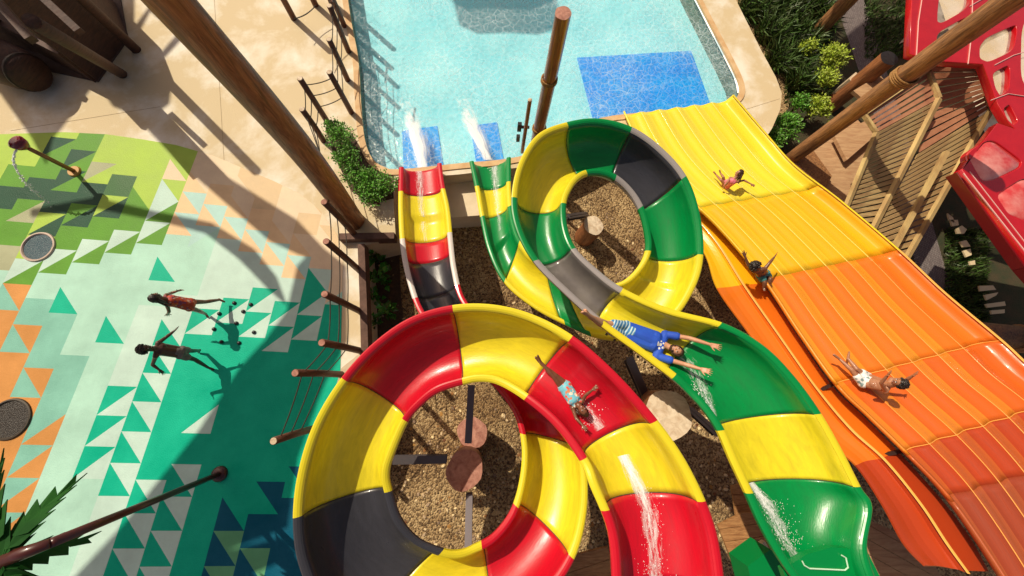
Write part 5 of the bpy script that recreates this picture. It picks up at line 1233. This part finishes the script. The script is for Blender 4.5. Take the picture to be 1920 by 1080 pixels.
def sheet(label, P, u0, u1, t0, t1, w0, w1, D, m, lift=.012):
    """film of foaming water lying in the channel; UV x across, y from thin (0) to dense (1)"""
    bm = bmesh.new(); uvl = bm.loops.layers.uv.new('UVMap'); V = []; N = 48; K = 14
    for k in range(N+1):
        a = k/N; u = u0+(u1-u0)*a; tc = t0+(t1-t0)*a; wd = w0+(w1-w0)*a; A, Bq = P.ev(u); x = (Bq-A).normalized(); A2, B2 = A+x*.115, Bq-x*.115; r = []
        for q in range(K+1):
            tt = max(.01, min(.99, tc+(q/K-.5)*2*wd)); s = math.acos(1-2*tt)/math.pi; p = A2.lerp(B2, tt); p.z -= D(u)*(math.sin(math.pi*s)**.74)+.01-lift; r.append(bm.verts.new(p))
        V.append(r)
    for k in range(N):
        for q in range(K):
            f = bm.faces.new((V[k][q], V[k][q+1], V[k+1][q+1], V[k+1][q]))
            for lp, (i, j) in zip(f.loops, ((q, k), (q+1, k), (q+1, k+1), (q, k+1))): lp[uvl].uv = (i/K, 1-j/N)
    o = obj('running_water', bm, m, None, True); tag(o, label, 'water'); o['kind'] = 'stuff'
FM = foam_mat('foaming_water', .30, (9, 7, 1)); FT = foam_mat('thin_foaming_water', .12, (16, 9, 1))
sheet('foaming white water stream in the start of the red slide', redP, 2.35, .02, .46, .44, .10, .20, RD, FM)
sheet('foaming white water along the left wall of the green slide start', grnP, 4.0, 1.4, .20, .42, .06, .24, GD, FM)
sheet('thin streaky water in the red slide exit chute', redP, 33, 30.3, .58, .60, .20, .16, RD, FT)
sheet('thin streaky water in the green slide exit chute', grnP, 35, 32.4, .62, .60, .22, .18, GD, FT)
sheet('thin streaky water round the girl on the red slide', redP, 3.2, 4.3, .52, .50, .16, .14, RD, FT)
sheet('thin foaming water beside the man on the green slide', grnP, 6.3, 9.0, .12, .42, .09, .28, GD, FT)
def plume(label, pts, z, m):
    bm = bmesh.new(); uvl = bm.loops.layers.uv.new('UVMap'); V = []; N = 24; K = 10
    for k in range(N+1):
        s = k/N*(len(pts)-1); i = min(int(s), len(pts)-2); f = s-i; a, b_ = pts[i], pts[i+1]; L = [a[j]+(b_[j]-a[j])*f for j in range(3)]
        V.append([bm.verts.new(at(L[0]+(q/K-.5)*2*L[2], L[1], z+.03*math.sin(math.pi*q/K))) for q in range(K+1)])
    for k in range(N):
        for q in range(K):
            f = bm.faces.new((V[k][q], V[k][q+1], V[k+1][q+1], V[k+1][q]))
            for lp, (i, j) in zip(f.loops, ((q, k), (q+1, k), (q+1, k+1), (q, k+1))): lp[uvl].uv = (i/K, -.15+.95*math.sin(math.pi*min(1, .02+j/N*.75)))
    o = obj('water_plume', bm, m, None, True); tag(o, label, 'water'); o['kind'] = 'stuff'
FP = foam_mat('plume_water', .42, (5, 4, 1))
plume('soft white churned water in front of the red slide exit', [(760, 190, 30), (775, 235, 24), (788, 275, 20), (793, 316, 15)], -.085, FP)
plume('soft white churned water in front of the green slide exit', [(868, 185, 30), (882, 228, 24), (900, 262, 18), (915, 300, 13)], -.085, FP)
foam_on('white foam stream down the start of the red slide', redP, redB, -.0+.02, 2.15, .45, .46, .075, .03, 350, 1, .0015, .004)
foam_on('loose white droplets beside the foam on the red slide start', redP, redB, .02, 1.6, .5, .36, .12, .07, 120, 2, .0015, .004)
foam_on('white foam along the left wall of the green slide start', grnP, grnB, 1.6, 3.9, .40, .20, .10, .03, 350, 3, .0015, .004, D=GD)
foam_on('loose white droplets on the green slide start', grnP, grnB, 1.7, 3.2, .50, .3, .13, .09, 260, 4, .0015, .005, D=GD)
foam_on('thin white water in the red slide exit', redP, redB, 30.6, 33, .60, .60, .05, .07, 160, 5, .002, .006)
foam_on('thin white water in the green slide exit', grnP, grnB, 33.2, 35, .62, .58, .06, .08, 150, 6, .002, .006, D=GD)
foam_on('splashes round the girl on the red slide', redP, redB, 3.4, 4.1, .55, .45, .12, .10, 90, 7, .002, .006)
foam_on('white splashes where the green slide meets the yellow section', grnP, grnB, 6.2, 8.0, .10, .22, .03, .10, 160, 8, .002, .006, D=GD)
for (px, py, sx, sy, n, sd, lab) in [(788, 266, 9, 46, 600, 21, 'churned white foam plume where the red slide enters the pool'), (898, 255, 9, 42, 600, 22, 'churned white foam plume where the green slide enters the pool')]:
    rnd = random.Random(sd); bm = bmesh.new()
    for _ in range(n):
        yy = rnd.uniform(-1, 1); X = px+rnd.gauss(0, 1)*sx*(.35+.5*(1-yy)*.5)-(yy-1)*-6; Y = py+yy*sy; r = rnd.uniform(.002, .006)
        c = at(X, Y, -.095+rnd.uniform(0, .05)); M_ = Matrix.Translation(c) @ Matrix.Diagonal((r, r*rnd.uniform(1, 2), r*.5, 1)); blob(bm, M_)
    o = obj('foam', bm, FOAM, None, True); tag(o, lab, 'foam'); o['kind'] = 'stuff'
